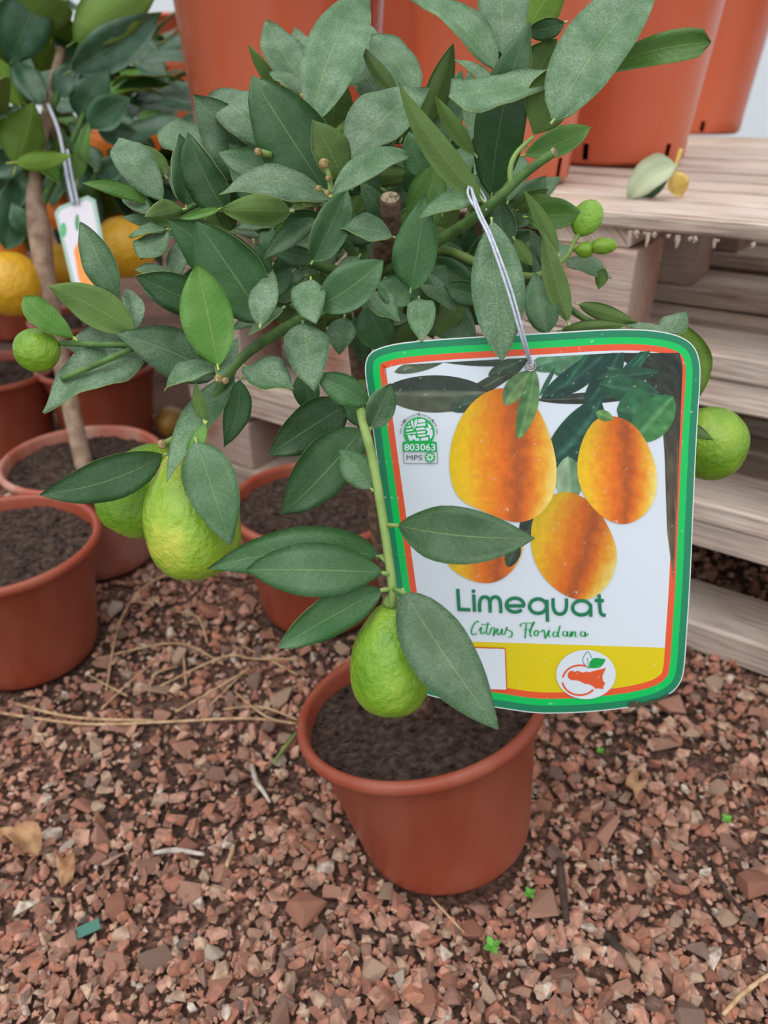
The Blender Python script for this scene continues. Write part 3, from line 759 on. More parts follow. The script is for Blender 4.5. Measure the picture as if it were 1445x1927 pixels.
def art_trunk():
    V = []; K = []; n, mm = 40, 10
    for i in range(n + 1):
        y = 664 + (1090 - 664) * i / n
        x1 = min(1284 - (y - 690) * .042, 1272 + (y - 640) * .25); x0 = np.interp(y, [664, 700, 760, 850, 1000, 1090], [1150, 1205, 1243, 1250, 1255, 1267])
        for k in range(mm + 1):
            x = x0 + (x1 - x0) * k / mm; V.append(tp(x, y, 2.6 * LY))
            f = .85 + .5 * noise.noise((x * .25, y * .02, 5)) + .2 * noise.noise((x * .5, y * .2, 2)); g = np.interp(y, [664, 760, 900, 1090], [0, .1, .6, 1])
            K.append(L(*[min(255, (p * (1 - g) + q * g) * f) for p, q in zip((46, 56, 48), (138, 112, 86))]))
    mesh('printed_trunk', V, [(i * (mm + 1) + k, i * (mm + 1) + k + 1, (i + 1) * (mm + 1) + k + 1, (i + 1) * (mm + 1) + k) for i in range(n) for k in range(mm)], M_PRINT, V[0], tagroot, col=K)
art_trunk()
d1, d2, g1, g2, g3, gp = (56, 66, 58), (88, 98, 76), (26, 78, 64), (36, 96, 72), (60, 128, 76), (120, 166, 118)
for i, a in enumerate([(1240,735,1008,752,22,-4,(46,56,48),(60,72,58)), (985,690,845,775,26,6,(62,74,56),(74,84,62)), (716,738,920,738,70,3,d1,d2), (790,668,962,684,30,-4,d1,(62,72,62)), (742,700,850,668,26,0,(108,122,96),(92,108,84)), (735,672,800,690,14,0,d1,d2), (845,770,905,752,28,0,(72,98,76),(60,84,64)),
   (918,706,1000,670,28,0,(66,90,64),(54,80,60)), (998,692,1118,662,48,-4,(104,158,120),(84,138,100)), (1040,700,1120,700,26,0,(92,140,104),(74,120,88)), (1018,748,1150,652,46,8,g1,(30,70,60)), (1098,768,1170,650,46,6,(22,70,58),g1), (1150,735,1225,650,24,0,(30,92,72),(40,104,78)), (1140,690,1240,740,20,0,(70,120,90),(56,104,78)), (1120,712,1240,700,30,0,(40,92,66),(30,76,58)),
   (1125,722,1240,744,48,0,(44,104,70),(34,88,62)), (1160,770,1232,775,84,0,(52,118,76),(40,100,66)), (1190,830,1266,745,70,0,g3,(78,150,84)), (1026,876,1130,752,76,10,g1,(28,84,66)), (1112,658,1058,732,12,0,g2,g2), (1072,945,1068,858,52,0,(160,190,150),(120,160,118)), (985,1015,1014,965,44,0,(44,64,54),(38,58,52)), (1045,690,1015,745,8,0,g2,g2)]): art_leaf(*a[:8], (3 + i * .13) * LY)
OC = [(-1.0, (232, 196, 20)), (-.72, (246, 196, 28)), (-.35, (244, 150, 24)), (0., (232, 112, 22)), (.28, (178, 86, 32)), (.5, (226, 112, 28)), (.74, (244, 170, 44)), (1.0, (244, 226, 130))]
def oc(u, dim):
    u = max(-1, min(1, u))
    for (a, ca), (b, cb) in zip(OC, OC[1:]):
        if u <= b:
            f = (u - a) / (b - a); return L(*[min(255, (x * (1 - f) + y * f) * dim) for x, y in zip(ca, cb)])
def fruit_print(pts, lift, dim=1., tilt=0.):
    p = smooth_poly(pts, 3); c = sum(p) / len(p); n = len(p); V = []; K = []; rings = 22
    xs = [q[0] - c[0] + tilt * (q[1] - c[1]) for q in p]; hw = max(map(abs, xs)); hy = max(abs(q[1] - c[1]) for q in p)
    for k in range(rings):
        s_ = k / (rings - 1)
        for q in p:
            g = c + (q - c) * max(s_, .004); V.append(tp(g[0], g[1], lift)); e = (g[1] - c[1]) / hy
            u = (g[0] - c[0] + tilt * (g[1] - c[1])) / hw / math.sqrt(max(.3, 1 - .55 * e * e))
            u += .12 * noise.noise((g[0] * .05, g[1] * .05, 3)) + .05 * noise.noise((g[0] * .15, g[1] * .15, 7))
            K.append(oc(u, dim * (1 - .10 * max(0, -e)) * (1 + .07 * noise.noise((g[0] * .12, g[1] * .12, 1)))))
    Fc = [(k * n + i, k * n + (i + 1) % n, (k + 1) * n + (i + 1) % n, (k + 1) * n + i) for k in range(rings - 1) for i in range(n)]
    mesh('printed_fruit', V, Fc, M_PRINT, V[0], tagroot, col=K)
fruit_print([(832,1040),(850,1075),(905,1100),(950,1090),(985,1045),(985,995),(900,985)], 6.2 * LY, .95)
fruit_print([(1035,930),(1075,922),(1120,950),(1150,1000),(1163,1045),(1150,1095),(1112,1130),(1065,1124),(1018,1085),(996,1030),(1002,965)], 6.5 * LY, .94, .25)
fruit_print([(1128,780),(1178,786),(1212,820),(1238,885),(1232,945),(1200,980),(1160,988),(1118,962),(1088,915),(1084,865),(1100,812)], 6.8 * LY)
fruit_print([(915,733),(965,728),(1005,755),(1035,815),(1049,880),(1042,935),(1010,975),(965,985),(905,960),(860,938),(844,890),(848,830),(872,772)], 7.1 * LY)
art_leaf(1000, 698, 948, 762, 38, 4, (126, 166, 100), (96, 136, 84), 7.6 * LY); art_leaf(1005, 695, 974, 826, 36, -4, (112, 158, 92), (90, 138, 78), 7.9 * LY)
art_leaf(1120, 775, 1152, 788, 20, 0, (120, 170, 90), (100, 150, 80), 7.6 * LY); art_leaf(955, 1066, 974, 1016, 28, 0, (60, 84, 62), (50, 70, 56), 7.6 * LY)

def stroke(name, pts, wpx, color, lift, closed=False, taper=False, sm=True, parent=tagroot):
    p = [np.array(q, float) for q in pts]
    if sm and len(p) > 2:
        q = []
        m = len(p)
        for i in range(m if closed else m - 1):
            p0 = p[(i - 1) % m] if closed or i else p[0]; p1 = p[i]; p2 = p[(i + 1) % m]; p3 = p[(i + 2) % m] if closed or i + 2 < m else p[-1]
            for k in range(6):
                t = k / 6; q.append(.5 * ((2 * p1) + (-p0 + p2) * t + (2 * p0 - 5 * p1 + 4 * p2 - p3) * t * t + (-p0 + 3 * p1 - 3 * p2 + p3) * t ** 3))
        if not closed: q.append(p[-1])
        p = q
    m = len(p); V = []
    for i in range(m):
        a = p[(i - 1) % m] if closed else p[max(i - 1, 0)]; b = p[(i + 1) % m] if closed else p[min(i + 1, m - 1)]
        t = unit(b - a); nn = np.array([-t[1], t[0]]); ww = wpx / 2
        if taper: ww *= .55 + .75 * abs(t[1])
        V += [tp(*(p[i] + nn * ww), lift), tp(*(p[i] - nn * ww), lift)]
    Fc = [(2 * i, 2 * i + 1, 2 * ((i + 1) % m) + 1, 2 * ((i + 1) % m)) for i in range(m if closed else m - 1)]
    return V, Fc
def letters(name, strokes, color, lift):
    V, Fc = join(*strokes); mesh(name, V, Fc, M_PRINT, V[0], tagroot, col=[color] * len(V))
def oval(cx, cy, rx, ry, a0=0, a1=360, n=20):
    return [(cx + rx * math.cos(math.radians(a0 + (a1 - a0) * i / n)), cy + ry * math.sin(math.radians(a0 + (a1 - a0) * i / n))) for i in range(n + (0 if a1 - a0 == 360 else 1))]
S1 = 4.014; q1 = lambda pts: [(840 + x / S1, 1080 + y / S1) for x, y in pts]
LF = 9.2 * LY; GT = L(14, 122, 84); W1 = 25 / S1
sL = lambda pts, sm=False, cl=False, dz=0: stroke('', q1(pts), W1, GT, LF + dz * LY * .1, cl, False, sm)
letters('letter', [sL([(84,108),(94,262)]), sL([(83,262),(180,266)], dz=1)], GT, LF)
letters('letter', [sL([(205,150),(211,280)]), stroke('', q1(oval(203,125,7,7)), 14/S1, GT, LF, True)], GT, LF)
letters('letter', [sL([(250,282),(250,215),(262,180),(288,168),(315,180),(326,212),(330,286)], True), sL([(326,212),(340,180),(368,168),(394,180),(406,215),(410,290)], True, dz=1)], GT, LF)
letters('letter', [sL([(590,236),(450,236)]), sL(oval(517,230,66,52,5,-318), True, dz=1)], GT, LF)
letters('letter', [sL(oval(690,238,64,54), True, True), sL([(756,190),(762,355)], dz=1)], GT, LF)
letters('letter', [sL([(803,178),(805,245),(822,285),(855,298),(888,285),(904,245),(904,180)], True)], GT, LF)
letters('letter', [sL(oval(1018,250,68,54), True, True), sL([(1086,220),(1088,318)], dz=1)], GT, LF)
letters('letter', [sL([(1150,150),(1157,262),(1170,300),(1200,308)], True), sL([(1118,195),(1186,197)], dz=1)], GT, LF)
GS = L(10, 160, 80)
script = [
 [[(243,362),(235,352),(212,368),(192,405),(188,440),(205,455),(230,442)]], [[(245,425),(264,398),(258,440),(275,446),(286,430)], [(268,378),(270,381)]], [[(313,362),(300,438),(318,450),(332,430)], [(262,378),(328,374)]],
 [[(330,430),(342,402),(362,408),(352,462)]], [[(352,462),(385,408),(382,444),(400,452),(420,410),(418,448),(436,452)]], [[(436,452),(458,398),(452,415),(492,432),(488,470),(462,470)]],
 [[(566,392),(555,378),(590,366),(640,368)], [(602,370),(592,480)], [(578,416),(622,414)]], [[(622,430),(662,362),(648,372),(630,450),(646,468)]], [oval(676,442,15,20,-90,300)],
 [[(688,430),(712,432),(734,420),(744,482)]], [[(744,482),(774,420),(768,462),(786,466)], [(778,400),(780,403)]], [oval(820,450,18,18,-60,300), [(856,384),(840,456),(854,470)]],
 [oval(894,446,17,18,-60,300), [(914,428),(910,462),(926,466)]], [[(926,466),(944,428),(940,468),(956,436),(972,434),(970,464),(986,468)]], [oval(1028,448,18,18,-60,300), [(1046,432),(1044,466),(1070,444)]],
]
for ch in script: letters('letter', [stroke('', q1(s), 8.5 / S1, GS, LF, False, True) for s in ch], GS, LF)

# growers' stamp
S2 = 10.32; q2 = lambda pts: [(720 + x / S2, 740 + y / S2) for x, y in pts]
GN = L(8, 176, 84); TX = L(86, 96, 92)
flat('stamp_disc', q2(oval(705, 752, 300, 295, n=36)), GN, 9 * LY)
wht = [[(540,530),(580,510),(600,600),(610,690),(565,620)], [(620,690),(612,560),(640,490),(672,495),(668,580)], [(500,575),(525,570),(530,590),(490,605)], [(470,640),(545,620),(555,655),(455,670)], [(455,705),(585,685),(600,712),(450,740)], [(450,775),(640,745),(655,770),(560,775),(470,790)],
       [(690,500),(760,485),(830,515),(820,550),(680,570)], [(670,595),(825,565),(830,620),(660,640)], [(650,670),(790,650),(830,690),(650,715)], [(655,740),(830,720),(820,760),(680,775)], [(670,800),(835,785),(830,825),(690,835)], [(740,860),(880,840),(885,905),(740,912)],
       [(480,810),(520,790),(555,830),(590,795),(630,800),(650,860),(710,870),(715,910),(640,915),(600,880),(570,910),(520,915)], [(860,560),(930,620),(950,660),(915,700),(960,690),(975,780),(950,860),(915,880),(910,800),(840,800),(880,740),(815,665),(890,655)]]
for wl in wht: flat('stamp_mark', q2(wl), WH, 9.4 * LY)
def rbox(x0, y0, x1, y1, r):
    o = []
    for cx, cy, a in ((x1 - r, y0 + r, -90), (x1 - r, y1 - r, 0), (x0 + r, y1 - r, 90), (x0 + r, y0 + r, 180)):
        o += [(cx + r * math.cos(math.radians(a + 22.5 * k)), cy + r * math.sin(math.radians(a + 22.5 * k))) for k in range(5)]
    return o
sk = lambda pts: [(x + (y - 1000) * .045, y) for x, y in pts]
flat('stamp_number_box', q2(sk(rbox(385, 932, 1048, 1122, 28))), GN, 9.6 * LY)
letters('stamp_outline', [stroke('', q2(sk(rbox(394, 1110, 1050, 1358, 40))), 1.0, TX, 9.5 * LY, True, False, False)], TX, 9.5 * LY)
flat('stamp_disc', q2(oval(916, 1235, 98, 98, n=24)), GN, 9.7 * LY)
for a in range(0, 360, 45): flat('stamp_mark', q2(lens(916 + 20 * math.cos(math.radians(a)), 1235 + 20 * math.sin(math.radians(a)), 916 + 84 * math.cos(math.radians(a + 12)), 1235 + 84 * math.sin(math.radians(a + 12)), 38)), L(196, 226, 210), 9.9 * LY)

def text_mesh(s, off=.0):
    cu = bpy.data.curves.new('t', 'FONT'); cu.body = s; cu.size = 1; cu.offset = off; cu.resolution_u = 4
    ob = bpy.data.objects.new('t', cu); COL.objects.link(ob); dg = bpy.context.evaluated_depsgraph_get(); dg.update()
    me = ob.evaluated_get(dg).to_mesh(); V = [tuple(v.co) for v in me.vertices]; Fc = [tuple(p.vertices) for p in me.polygons]
    bpy.data.objects.remove(ob); bpy.data.curves.remove(cu); return np.array(V), Fc
def text_print(name, s, x0, y0, x1, y1, height, color, lift):
    """text between (x0,y0) and (x1,y1) along the baseline, cap height in picture-frame units of the tag"""
    V, Fc = text_mesh(s, .02 if s.isdigit() else .0); mn, mx = V[:, 0].min(), V[:, 0].max(); hh = V[:, 1].max()
    b = np.array([x0, y0], float); t = np.array([x1 - x0, y1 - y0], float); nn = np.array([t[1], -t[0]]) / np.linalg.norm(t)
    W = [tp(*(b + t * ((v[0] - mn) / (mx - mn)) + nn * v[1] / hh * height), lift) for v in V]
    mesh(name, W, Fc, M_PRINT, W[0], tagroot, col=[color] * len(W))
X2 = lambda x, y: (720 + x / S2, 740 + y / S2)
text_print('stamp_number', '803063', *X2(418, 1098), *X2(1022, 1096), 126 / S2, WH, 10.2 * LY)
text_print('stamp_letters', 'MPS', *X2(462, 1284), *X2(770, 1286), 92 / S2, TX, 10 * LY)
url = 'www.followyourflowerorplant.com'
for i, ch in enumerate(url):
    a = math.radians(178 + (364 - 178) * (i + .0) / len(url)); a2 = math.radians(178 + (364 - 178) * (i + .85) / len(url)); R_ = 338
    if ch == '.': a2 = a + (a2 - a) * .35
    c = (700, 762)
    text_print('stamp_letters', ch, *X2(c[0] + R_ * math.cos(a), c[1] + R_ * math.sin(a)), *X2(c[0] + R_ * math.cos(a2), c[1] + R_ * math.sin(a2)), (48 if ch in 'fldt' else 34 if ch != '.' else 9) / S2, TX, 10 * LY)

# blank square and island emblem on the yellow band
S3 = 3.284; q3 = lambda pts: [(880 + x / S3, 1190 + y / S3) for x, y in pts]
flat('square_border', q3([(-20, 84), (232, 92), (242, 354), (-14, 346)]), L(220, 84, 50), 9 * LY)
flat('white_square', q3([(-16, 90), (226, 98), (236, 348), (-10, 340)]), WH, 9.3 * LY)
flat('emblem_disc', q3(oval(728, 255, 184, 152, n=40)), WH, 9 * LY)
EO = L(228, 92, 50)
letters('emblem_ring', [stroke('', q3(oval(692, 290, 108, 92, 290, 190)), 12 / S3, EO, 9.4 * LY), stroke('', q3(oval(690, 288, 108, 94, 170, 40)), 12 / S3, EO, 9.4 * LY)], EO, 9.4 * LY)
flat('emblem_island', q3([(614,258),(622,238),(642,230),(660,238),(676,230),(692,238),(712,242),(730,236),(752,240),(770,234),(800,226),(822,222),(852,212),(842,236),(830,262),(832,290),(848,312),(838,322),(834,346),(800,340),(788,344),(770,326),(744,314),(720,312),(690,296),(664,290),(640,290),(618,276)]), EO, 9.7 * LY)
flat('emblem_leaf', q3([(745,214),(750,178),(770,154),(800,152),(850,160),(836,190),(814,212),(784,216)]), L(10, 164, 74), 9.9 * LY)
letters('emblem_leaf', [stroke('', q3([(742,214),(716,188),(708,160),(720,134),(738,114),(756,136),(762,154)]), 1.3, GT, 9.9 * LY), stroke('', q3([(743,218),(740,180),(737,150)]), 1.1, GT, 9.9 * LY)], GT, 9.9 * LY)
# grime on the lower edge
flat('grime', [(1180,1322),(1195,1318),(1210,1321),(1225,1316),(1240,1313),(1258,1303),(1255,1310),(1230,1322),(1200,1328),(1182,1330)], L(78, 72, 58), 9 * LY)

# eyelet and string
def ring3(c, n, R, r):
    a = unit(np.cross(n, (1, 0, .1))); b = np.cross(n, a); V = []; Fc = []
    for i in range(24):
        d = a * math.cos(i * math.pi / 12) + b * math.sin(i * math.pi / 12)
        for k in range(6): V.append(c + d * (R + r * math.cos(k * math.pi / 3)) + n * r * math.sin(k * math.pi / 3))
    for i in range(24):
        for k in range(6): Fc.append((i * 6 + k, ((i + 1) % 24) * 6 + k, ((i + 1) % 24) * 6 + (k + 1) % 6, i * 6 + (k + 1) % 6))
    return V, Fc
ec = tp(998, 688, .0012); mesh('eyelet', *ring3(ec, TN, .0029, .0006), M_METAL, ec, tagroot, smooth=True)
for dx, dd in ((-2.5, .0), (3, .0008)):
    P = [at(886, 352, .418), at(900 + dx, 398, .398 + dd), at(924 + dx, 450, .390 + dd), at(958 + dx * 1.4, 545, .391 + dd), at(985 + dx, 640, .401 + dd), tp(997 + dx * .4, 684, .0022)]
    mesh('string', *tube(P, .00075, 7, 6), M_STRING, P[0], tagroot, smooth=True)
P = [at(905, 405, .404), at(888, 382, .405), at(880, 360, .412), at(890, 345, .425), at(912, 372, .432), at(915, 395, .425)]
mesh('string', *tube(P, .00075, 7, 6), M_STRING, P[0], tagroot, smooth=True)
kc = tp(998, 684, .0024); mesh('knot', *lathe([(.0003, -.0022), (.0016, -.001), (.0019, .0003), (.0013, .0015), (.0003, .0022)], 10, (0, -.3, 1), kc), M_STRING, kc, tagroot, smooth=True)

# ------------------------------------------------------------------ other potted citrus on the gravel
def citrus(label, base, rt=.11, rb=.0785, h=.165, axis=(0, 0, 1), name='potted_citrus', plain=False, mat=None):
    t = thing(name, label, 'pot' if plain else 'potted plant', base, 'terracotta pots on the gravel')
    top = pot_parts(t, np.asarray(base, float), axis, rb, rt, h, 64, mat); POTS.append((base[0], base[1], rb + .002)); return t, top
def gpos(x, y, h=.165):
    p = on(x, y, h); return (p[0], p[1], 0.001)
def trunk(t, P, r, forks=()):
    mesh('trunk', *tube(P, r, 10, 6), M_BARK, P[0], t, smooth=True)
    for f in forks: mesh('branch', *tube(f, [.006, .0045, .003][:len(f)], 8, 5), M_TWIG, f[0], t, smooth=True)
def crown(t, c, rad, n, seed, size=(.09, .14), squash=.8, zmin=-1):
    r = random.Random(seed)
    for _ in range(n):
        v = np.array([r.gauss(0, 1), r.gauss(0, 1), r.gauss(0, 1)]); v = unit(v); q = np.asarray(c) + v * rad * r.uniform(.45, 1) * np.array([1, 1, squash])
        d = unit(v + np.array([r.gauss(0, .4), r.gauss(0, .4), r.gauss(-.1, .4)])); ln = r.uniform(*size)
        nn = np.array([r.gauss(0, .4), r.gauss(-.3, .4), 1.]); nn = unit(nn)
        if abs(nn @ d) > .95: nn = np.array([1., 0, 0])
        make_leaf(t, q, q + d * ln, nn, ln * r.uniform(.2, .26), LM['citrus'] if r.random() < .8 else LM['fresh'], False, r.uniform(.02, .1), 0, r.uniform(.15, .4), .45, .1, .012, 8)
def hang(t, x, y, d, rpx, mat, squash=1.):
    c = at(x, y, d); r = rpx * d / FPX; u = np.array([0, 0, r * squash]); fruit_mesh(t, c + u, c - u, r, mat, 'fruit', .5, .2, 0, .008)

# nearest pot at the left edge
b = on(62, 1222); L1, top1 = citrus('terracotta pot of dark soil at the left edge, its rim nearest the straw', (b[0], b[1], .001), name='plant_pot', plain=True)
# citrus with the small tag
b = gpos(154, 858); T2, top2 = citrus('citrus tree with a bare trunk, small tag and glossy leaves in a dusty-rimmed pot', b, mat=M_POTD)
P = [top2 - np.array([.0, 0, .01]), at(128, 740, 1.03), at(92, 560, .99), at(74, 430, .965), at(66, 340, .95), at(90, 210, .94), at(115, 90, .93)]
mesh('trunk', *tube(P, [.0125, .0115, .012, .0145, .009, .007, .005], 12, 6), M_PALEBARK, P[0], T2, smooth=True)
for q in (((70, 400, .96), (120, 300, .95), (160, 210, .95)), ((70, 400, .96), (40, 300, .94), (10, 200, .94)), ((90, 210, .94), (140, 120, .93), (160, 60, .92))):
    f = [at(*z) for z in q]; mesh('branch', *tube(f, [.006, .0045, .003], 8, 5), M_TWIG, f[0], T2, smooth=True)
CL = LM['citrus']; FR = LM['fresh']
BL = [(75,-25,15,118,100,.90,'D',CL),(96,68,95,-45,92,.92,'T',CL),(140,78,306,-40,110,.90,'U',CL),(134,132,304,22,86,.92,'D',CL),(38,200,-6,105,46,.92,'U',FR),(30,312,62,192,92,.90,'U',FR),(30,305,134,292,38,.895,'U',FR),
      (78,198,34,112,50,.92,'P',CL),(146,222,205,125,74,.94,'D',CL),(165,238,245,185,62,.95,'D',CL),(145,338,166,228,30,.93,'F',FR),(20,330,-40,250,60,.95,'D',CL),(10,470,30,330,70,.97,'D',CL),(60,440,20,380,40,.97,'D',CL),(120,360,180,300,50,.96,'T',CL),
      (180,330,240,300,46,.97,'D',CL),(100,180,150,110,46,.93,'T',CL),(45,300,-20,330,60,.93,'D',CL),(70,80,0,60,80,.96,'D',CL),(150,150,120,60,50,.95,'P',CL),(185,250,260,250,46,1.0,'D',CL),(120,340,118,240,40,.97,'U',FR)]
for q in BL: px_leaf(T2, *q[:7], mats=q[7], pet=.012)
crown(T2, at(60, 190, 1.06), .17, 60, 5, (.09, .14), .9)
hang(T2, 235, 466, 1.05, 56, M_LEMON); hang(T2, 108, 497, 1.06, 38, M_LEMON); hang(T2, 22, 535, .98, 60, M_LEMON)
hang(T2, 203, 285, 1.06, 42, M_ORANGE); hang(T2, 278, 262, 1.08, 27, M_ORANGE); hang(T2, 8, 118, .98, 22, M_LEMON)
# its tag
tg = [(103, 400), (112, 388), (165, 368), (180, 376), (200, 480), (214, 545), (205, 556), (152, 560), (140, 552)]
t2 = thing('plant_tag', 'small white plant tag with an orange fruit picture, hanging by the citrus trunk', 'tag', at(175, 556, .925))
def t2p(x, y, l=0): p = at(x, y, .93); return p - np.array([0, 1, 0]) * l
V = [t2p(x, y, .001) for x, y in tg] + [t2p(x, y, 0) for x, y in tg]; n = len(tg)
mesh('card', V, [tuple(range(n)), tuple(range(2 * n - 1, n - 1, -1))] + [(i, n + i, n + (i + 1) % n, (i + 1) % n) for i in range(n)], M_PRINT, V[0], t2, col=[L(150, 184, 172)] * (2 * n))
inn = [(110, 404), (118, 394), (164, 376), (174, 382), (196, 490), (206, 545), (155, 550), (146, 545)]
def f2p(name, pl, c, l):
    V = [t2p(x, y, l) for x, y in pl]; mesh(name, V, [tuple(range(len(pl)))], M_PRINT, V[0], t2, col=[c] * len(pl))
f2p('white_panel', inn, L(216, 210, 222), .0014)
f2p('printed_fruit', [(140, 470), (150, 450), (170, 446), (188, 462), (196, 500), (204, 542), (158, 548), (148, 520)], L(238, 140, 40), .0018)
f2p('stamp_mark', oval(120, 432, 6, 14, n=12), L(60, 170, 110), .0018); f2p('stamp_mark', oval(146, 418, 4, 16, n=10), L(30, 140, 80), .0018)
P = [at(90, 196, .925), at(108, 240, .92), at(118, 282, .918), at(126, 330, .92), at(138, 384, .926)]
mesh('string', *tube(P, .0024, 6, 5), M_STRING, P[0], t2, smooth=True); P = [q + np.array([.006, 0, 0]) for q in P[2:]]; mesh('string', *tube(P, .0018, 6, 5), M_STRING, P[0], t2, smooth=True)

b = gpos(594, 938); citrus('terracotta pot of dark soil between the limequat and the wooden pallets', b, name='plant_pot', plain=True)
b = gpos(-18, 695); TA, topA = citrus('citrus tree in a terracotta pot at the left edge, behind the dusty-rimmed pot', b)
P = [topA, topA + np.array([.0, .0, .25]), topA + np.array([.01, 0, .42])]; trunk(TA, P, [.012, .010, .007]); crown(TA, topA + np.array([0, .0, .46]), .17, 50, 11)
b = gpos(182, 682); TB, topB = citrus('citrus tree with orange fruits in the terracotta pot directly behind the dusty-rimmed pot', b)
P = [topB, topB + np.array([.0, .0, .25]), topB + np.array([.01, 0, .42])]; trunk(TB, P, [.012, .010, .007]); crown(TB, topB + np.array([.02, .05, .42]), .20, 80, 12)
for q in ((.05, -.12, .30), (.12, -.1, .26), (-.06, -.13, .24)):
    c = topB + np.array(q); u = np.array([0, 0, .034]); fruit_mesh(TB, c + u, c - u, .034, M_ORANGE, 'fruit', .5, .2, 0, .008)
b = gpos(150, 596); TC, topC = citrus('citrus tree in the third terracotta pot of the row, far behind the small tag', b)
P = [topC, topC + np.array([.0, .0, .25]), topC + np.array([.01, 0, .42])]; trunk(TC, P, [.012, .010, .007]); crown(TC, topC + np.array([.05, .0, .40]), .24, 70, 13)
b = (-1.05, 2.1, .001); TD, topD = citrus('tall citrus tree in the rearmost terracotta pot, beneath the greenhouse film', b)
P = [topD, topD + np.array([.0, .0, .3]), topD + np.array([.02, 0, .55])]; trunk(TD, P, [.012, .010, .007]); crown(TD, topD + np.array([.0, .0, .6]), .26, 80, 14)

# ------------------------------------------------------------------ loose things
fc = on(322, 794, .034); r = .032
o = fruit_mesh(None, fc + np.array([-r, 0, -.002]), fc + np.array([r, .004, -.002]), r, M_FALLEN, 'fallen_fruit', .5, .2, 0, .01)
tag(o, 'dull orange-green citrus fruit lying on the ground beside the dusty-rimmed pot', 'fruit')
# fallen leaf on the pallet
fl = thing('fallen_leaf', 'pale green fallen leaf with a yellow leaflet curled on the top pallet board', 'leaf', on(1230, 372, .509))
pal = leaf_mats('leaf_fallen', L(196, 208, 172), L(214, 220, 196), .4, L(96, 118, 92), L(206, 204, 150), .6)
yel = leaf_mats('leaf_yellow', L(214, 180, 92), L(222, 200, 130), .3, L(206, 170, 80), L(210, 180, 90), .6)
dl = on(1235, 372, .509); dd = (dl - CAM) @ FW
px_leaf(fl, 1272, 312, 1183, 374, 62, dd, 'P', .12, .06, .75, .5, pal, 0, 25)
px_leaf(fl, 1258, 330, 1200, 376, 30, dd + .012, 'D', .05, .0, .2, .5, LM['mid'], 0, 0)
px_leaf(fl, 1270, 322, 1283, 370, 40, dd, 'T', .06, 0, .2, .5, yel, 0, 0, pet=0)
V, Fc = tube([at(1262, 330, dd), at(1272, 308, dd), at(1281, 282, dd)], [.0016, .002, .003], 8, 4); mesh('petiole', V, Fc, yel[0], at(1272, 308, dd), fl, smooth=True)

gravel()

STR = [[(-20,1338),(150,1362),(300,1359),(460,1352),(558,1362)], [(20,1322),(140,1350),(290,1356)], [(190,1335),(235,1292),(290,1245)], [(370,1352),(415,1308),(462,1262)], [(200,1300),(222,1180),(262,1112),(315,1080)], [(300,1292),(420,1236),(480,1240),(570,1240)], [(180,1240),(330,1210),(420,1250)],
       [(440,1300),(500,1348),(556,1362)], [(420,1335),(490,1330),(560,1355)], [(330,1150),(372,1162),(390,1210)], [(280,1310),(290,1270),(330,1255)], [(345,1230),(350,1290)], [(165,1270),(240,1310)], [(455,1215),(560,1270)], [(330,1340),(450,1270),(470,1255)]]
sl = ['longest straw lying across the gravel between the two front pots', 'pale straw alongside the longest straw, by the left pot', 'arched straw leaning over the gravel towards the rear pots']
for i, s in enumerate(STR):
    P = [on(x, y, .004 + .006 * math.sin(3.14 * k / (len(s) - 1)) + (.02 * k / 3 if i == 4 else 0)) for k, (x, y) in enumerate(s)]
    o = mesh('dry_straw', *tube(P, [.0016 if i < 2 else .0011] * len(P), 6, 5), M_STRAW, P[0], smooth=True)
    tag(o, sl[0] if i == 0 else sl[1] if i == 1 else sl[2] if i == 4 else {5: 'bent straw reaching the limequat pot rim, above the longest straw', 7: 'short straw joining the end of the longest straw at the limequat pot', 9: 'short hooked straw below the large hanging limequat', 2: 'stiff straw slanting away from the left pot', 3: 'stiff straw crossing up from the middle of the longest straw', 11: 'short upright straw piece in the middle of the tangle', 12: 'short straw at the foot of the left pot', 6: 'bowed straw at the back of the tangle, nearest the dusty-rimmed pot'}.get(i, 'thin dry straw in the tangle on the gravel between the pots'), 'straw', None if i in (0, 1, 2, 3, 4, 5, 6, 7, 9, 11, 12) else 'tangle of dry straw')
def loose(name, pts, r, m, label, cat, z=.006, group=None):
    P = [on(x, y, z) for x, y in pts]; o = mesh(name, *tube(P, r, 7, 4), m, P[0], smooth=True); tag(o, label, cat, group)
loose('dead_root', [(474, 1440), (482, 1470), (496, 1490), (508, 1510)], [.0022, .0028, .0022, .0012], M_ROOT, 'white bent root fragment on the gravel left of the limequat pot', 'root')
loose('grass_blade', [(514, 1436), (535, 1408), (558, 1378)], [.0012, .0018, .0012], M_TWIGP, 'greenish grass blade leaning against the limequat pot', 'grass', .008)
loose('twig', [(1053, 1618), (1058, 1670), (1066, 1735)], [.003, .004, .0025], M_STICK, 'dark short twig on the gravel right of the limequat pot', 'twig')
loose('twig', [(1140, 1758), (1165, 1785), (1186, 1806)], [.003, .0042, .0028], M_STICK, 'thick dark stick fragment on the gravel in front', 'twig')
loose('twig', [(812, 1690), (842, 1722), (874, 1756)], [.001, .0012, .001], M_STRAW, 'thin pale stalk lying at the foot of the limequat pot', 'twig')
loose('twig', [(1338, 1618), (1368, 1680), (1412, 1728)], [.0012, .0016, .0012], M_STICK, 'long thin dark twig on the gravel below the pallets', 'twig')
loose('twig', [(1360, 1910), (1400, 1868), (1450, 1832)], [.0016, .0020, .0016], M_STRAW, 'tan stalk crossing the gravel at the front corner', 'twig')
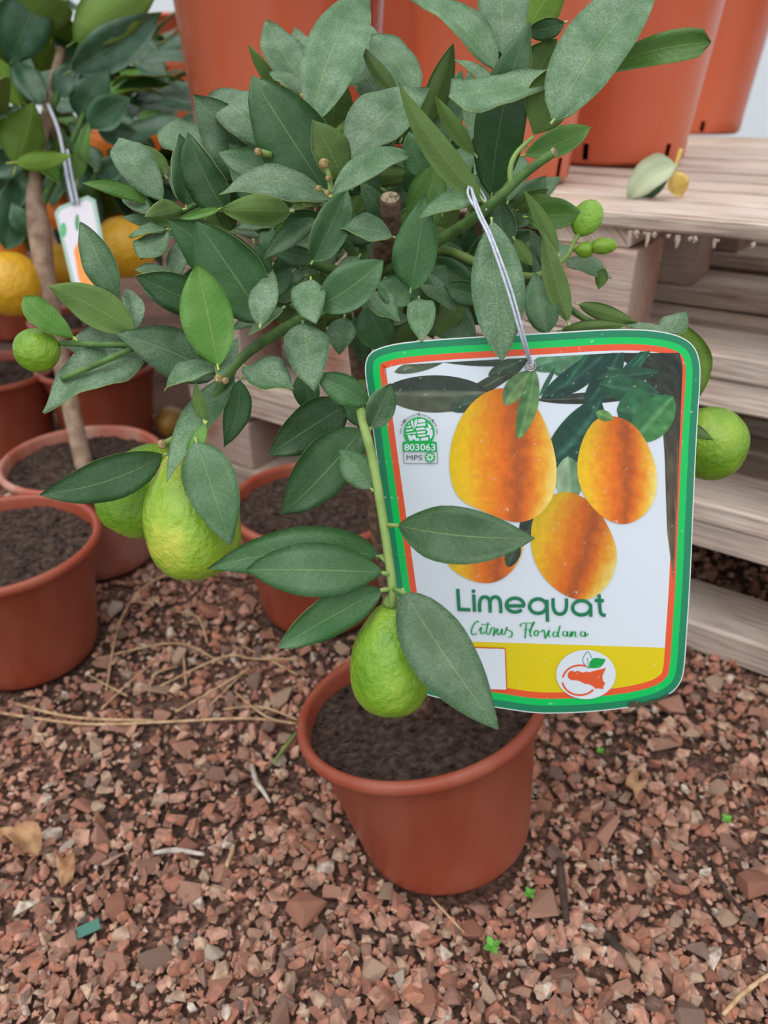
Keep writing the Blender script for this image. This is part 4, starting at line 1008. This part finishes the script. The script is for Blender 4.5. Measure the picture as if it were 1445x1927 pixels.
loose('twig', [(290, 1605), (330, 1600), (385, 1608)], [.0018, .0028, .0016], M_ROOT, 'grey bare twig on the gravel in the open', 'twig')
loose('twig', [(425, 1632), (436, 1605), (440, 1590)], [.0022, .0022, .001], M_STRAW, 'short tan husk standing among the stones', 'twig')
for i, (x, y, s, lb) in enumerate(((36, 1592, .022, 'crumpled tan dead leaf on the gravel at the left edge'), (118, 1640, .014, 'small curled brown dead leaf beside the crumpled tan one'), (1195, 1492, .016, 'flat rusty leaf scrap beneath the wooden pallets'))):
    c = on(x, y, .008); a = random.uniform(0, 6); d = np.array([math.cos(a), math.sin(a), .15])
    o = make_leaf(None, c - d * s, c + d * s, np.array([.2, -.2, 1.]), s * .65, [M_DRY] * 3, False, .25, .15, .8, .45, .7, 0, 14, 'dead_leaf'); tag(o, lb, 'dead leaf')
sp = leaf_mats('seedling', L(96, 170, 60), L(130, 190, 90), .2, L(110, 170, 70), L(130, 190, 80))
for x, y, s, lb in ((995, 1690, .006, 'small green seedling beside the foot of the limequat pot'), (924, 1792, .008, 'bright green two-leaved seedling on the open gravel'), (1364, 1550, .006, 'tiny seedling on the gravel by the pallets'), (1128, 1420, .005, 'tiny seedling under the lower edge of the tag')):
    c = on(x, y, .002); t = thing('seedling', lb, 'seedling', c)
    mesh('stem', *tube([c, c + np.array([0, 0, s])], .0006, 6, 2), sp[0], c, t)
    for k in range(4):
        a = k * 1.57 + .4; d = np.array([math.cos(a), math.sin(a), .35]); q = c + np.array([0, 0, s]); make_leaf(t, q, q + d * s, np.array([-.3 * math.cos(a), -.3 * math.sin(a), 1.]), s * .36, sp, nu=5, wave=0)
o = bpy.data.objects.new('plastic_scrap', HULLS and None) if False else None
c = on(165, 1748, .006); V, Fc = boxv(c, np.array([.009, .004, .001]), np.array([-.002, .004, .001]), np.array([0, 0, .0006]))
tag(mesh('plastic_scrap', V, Fc, simple('green_plastic', L(44, 110, 96), .4), c), 'scrap of dark green plastic lying among the gravel', 'scrap')

for o in list(bpy.data.objects):
    if '_w' in o: del o['_w']
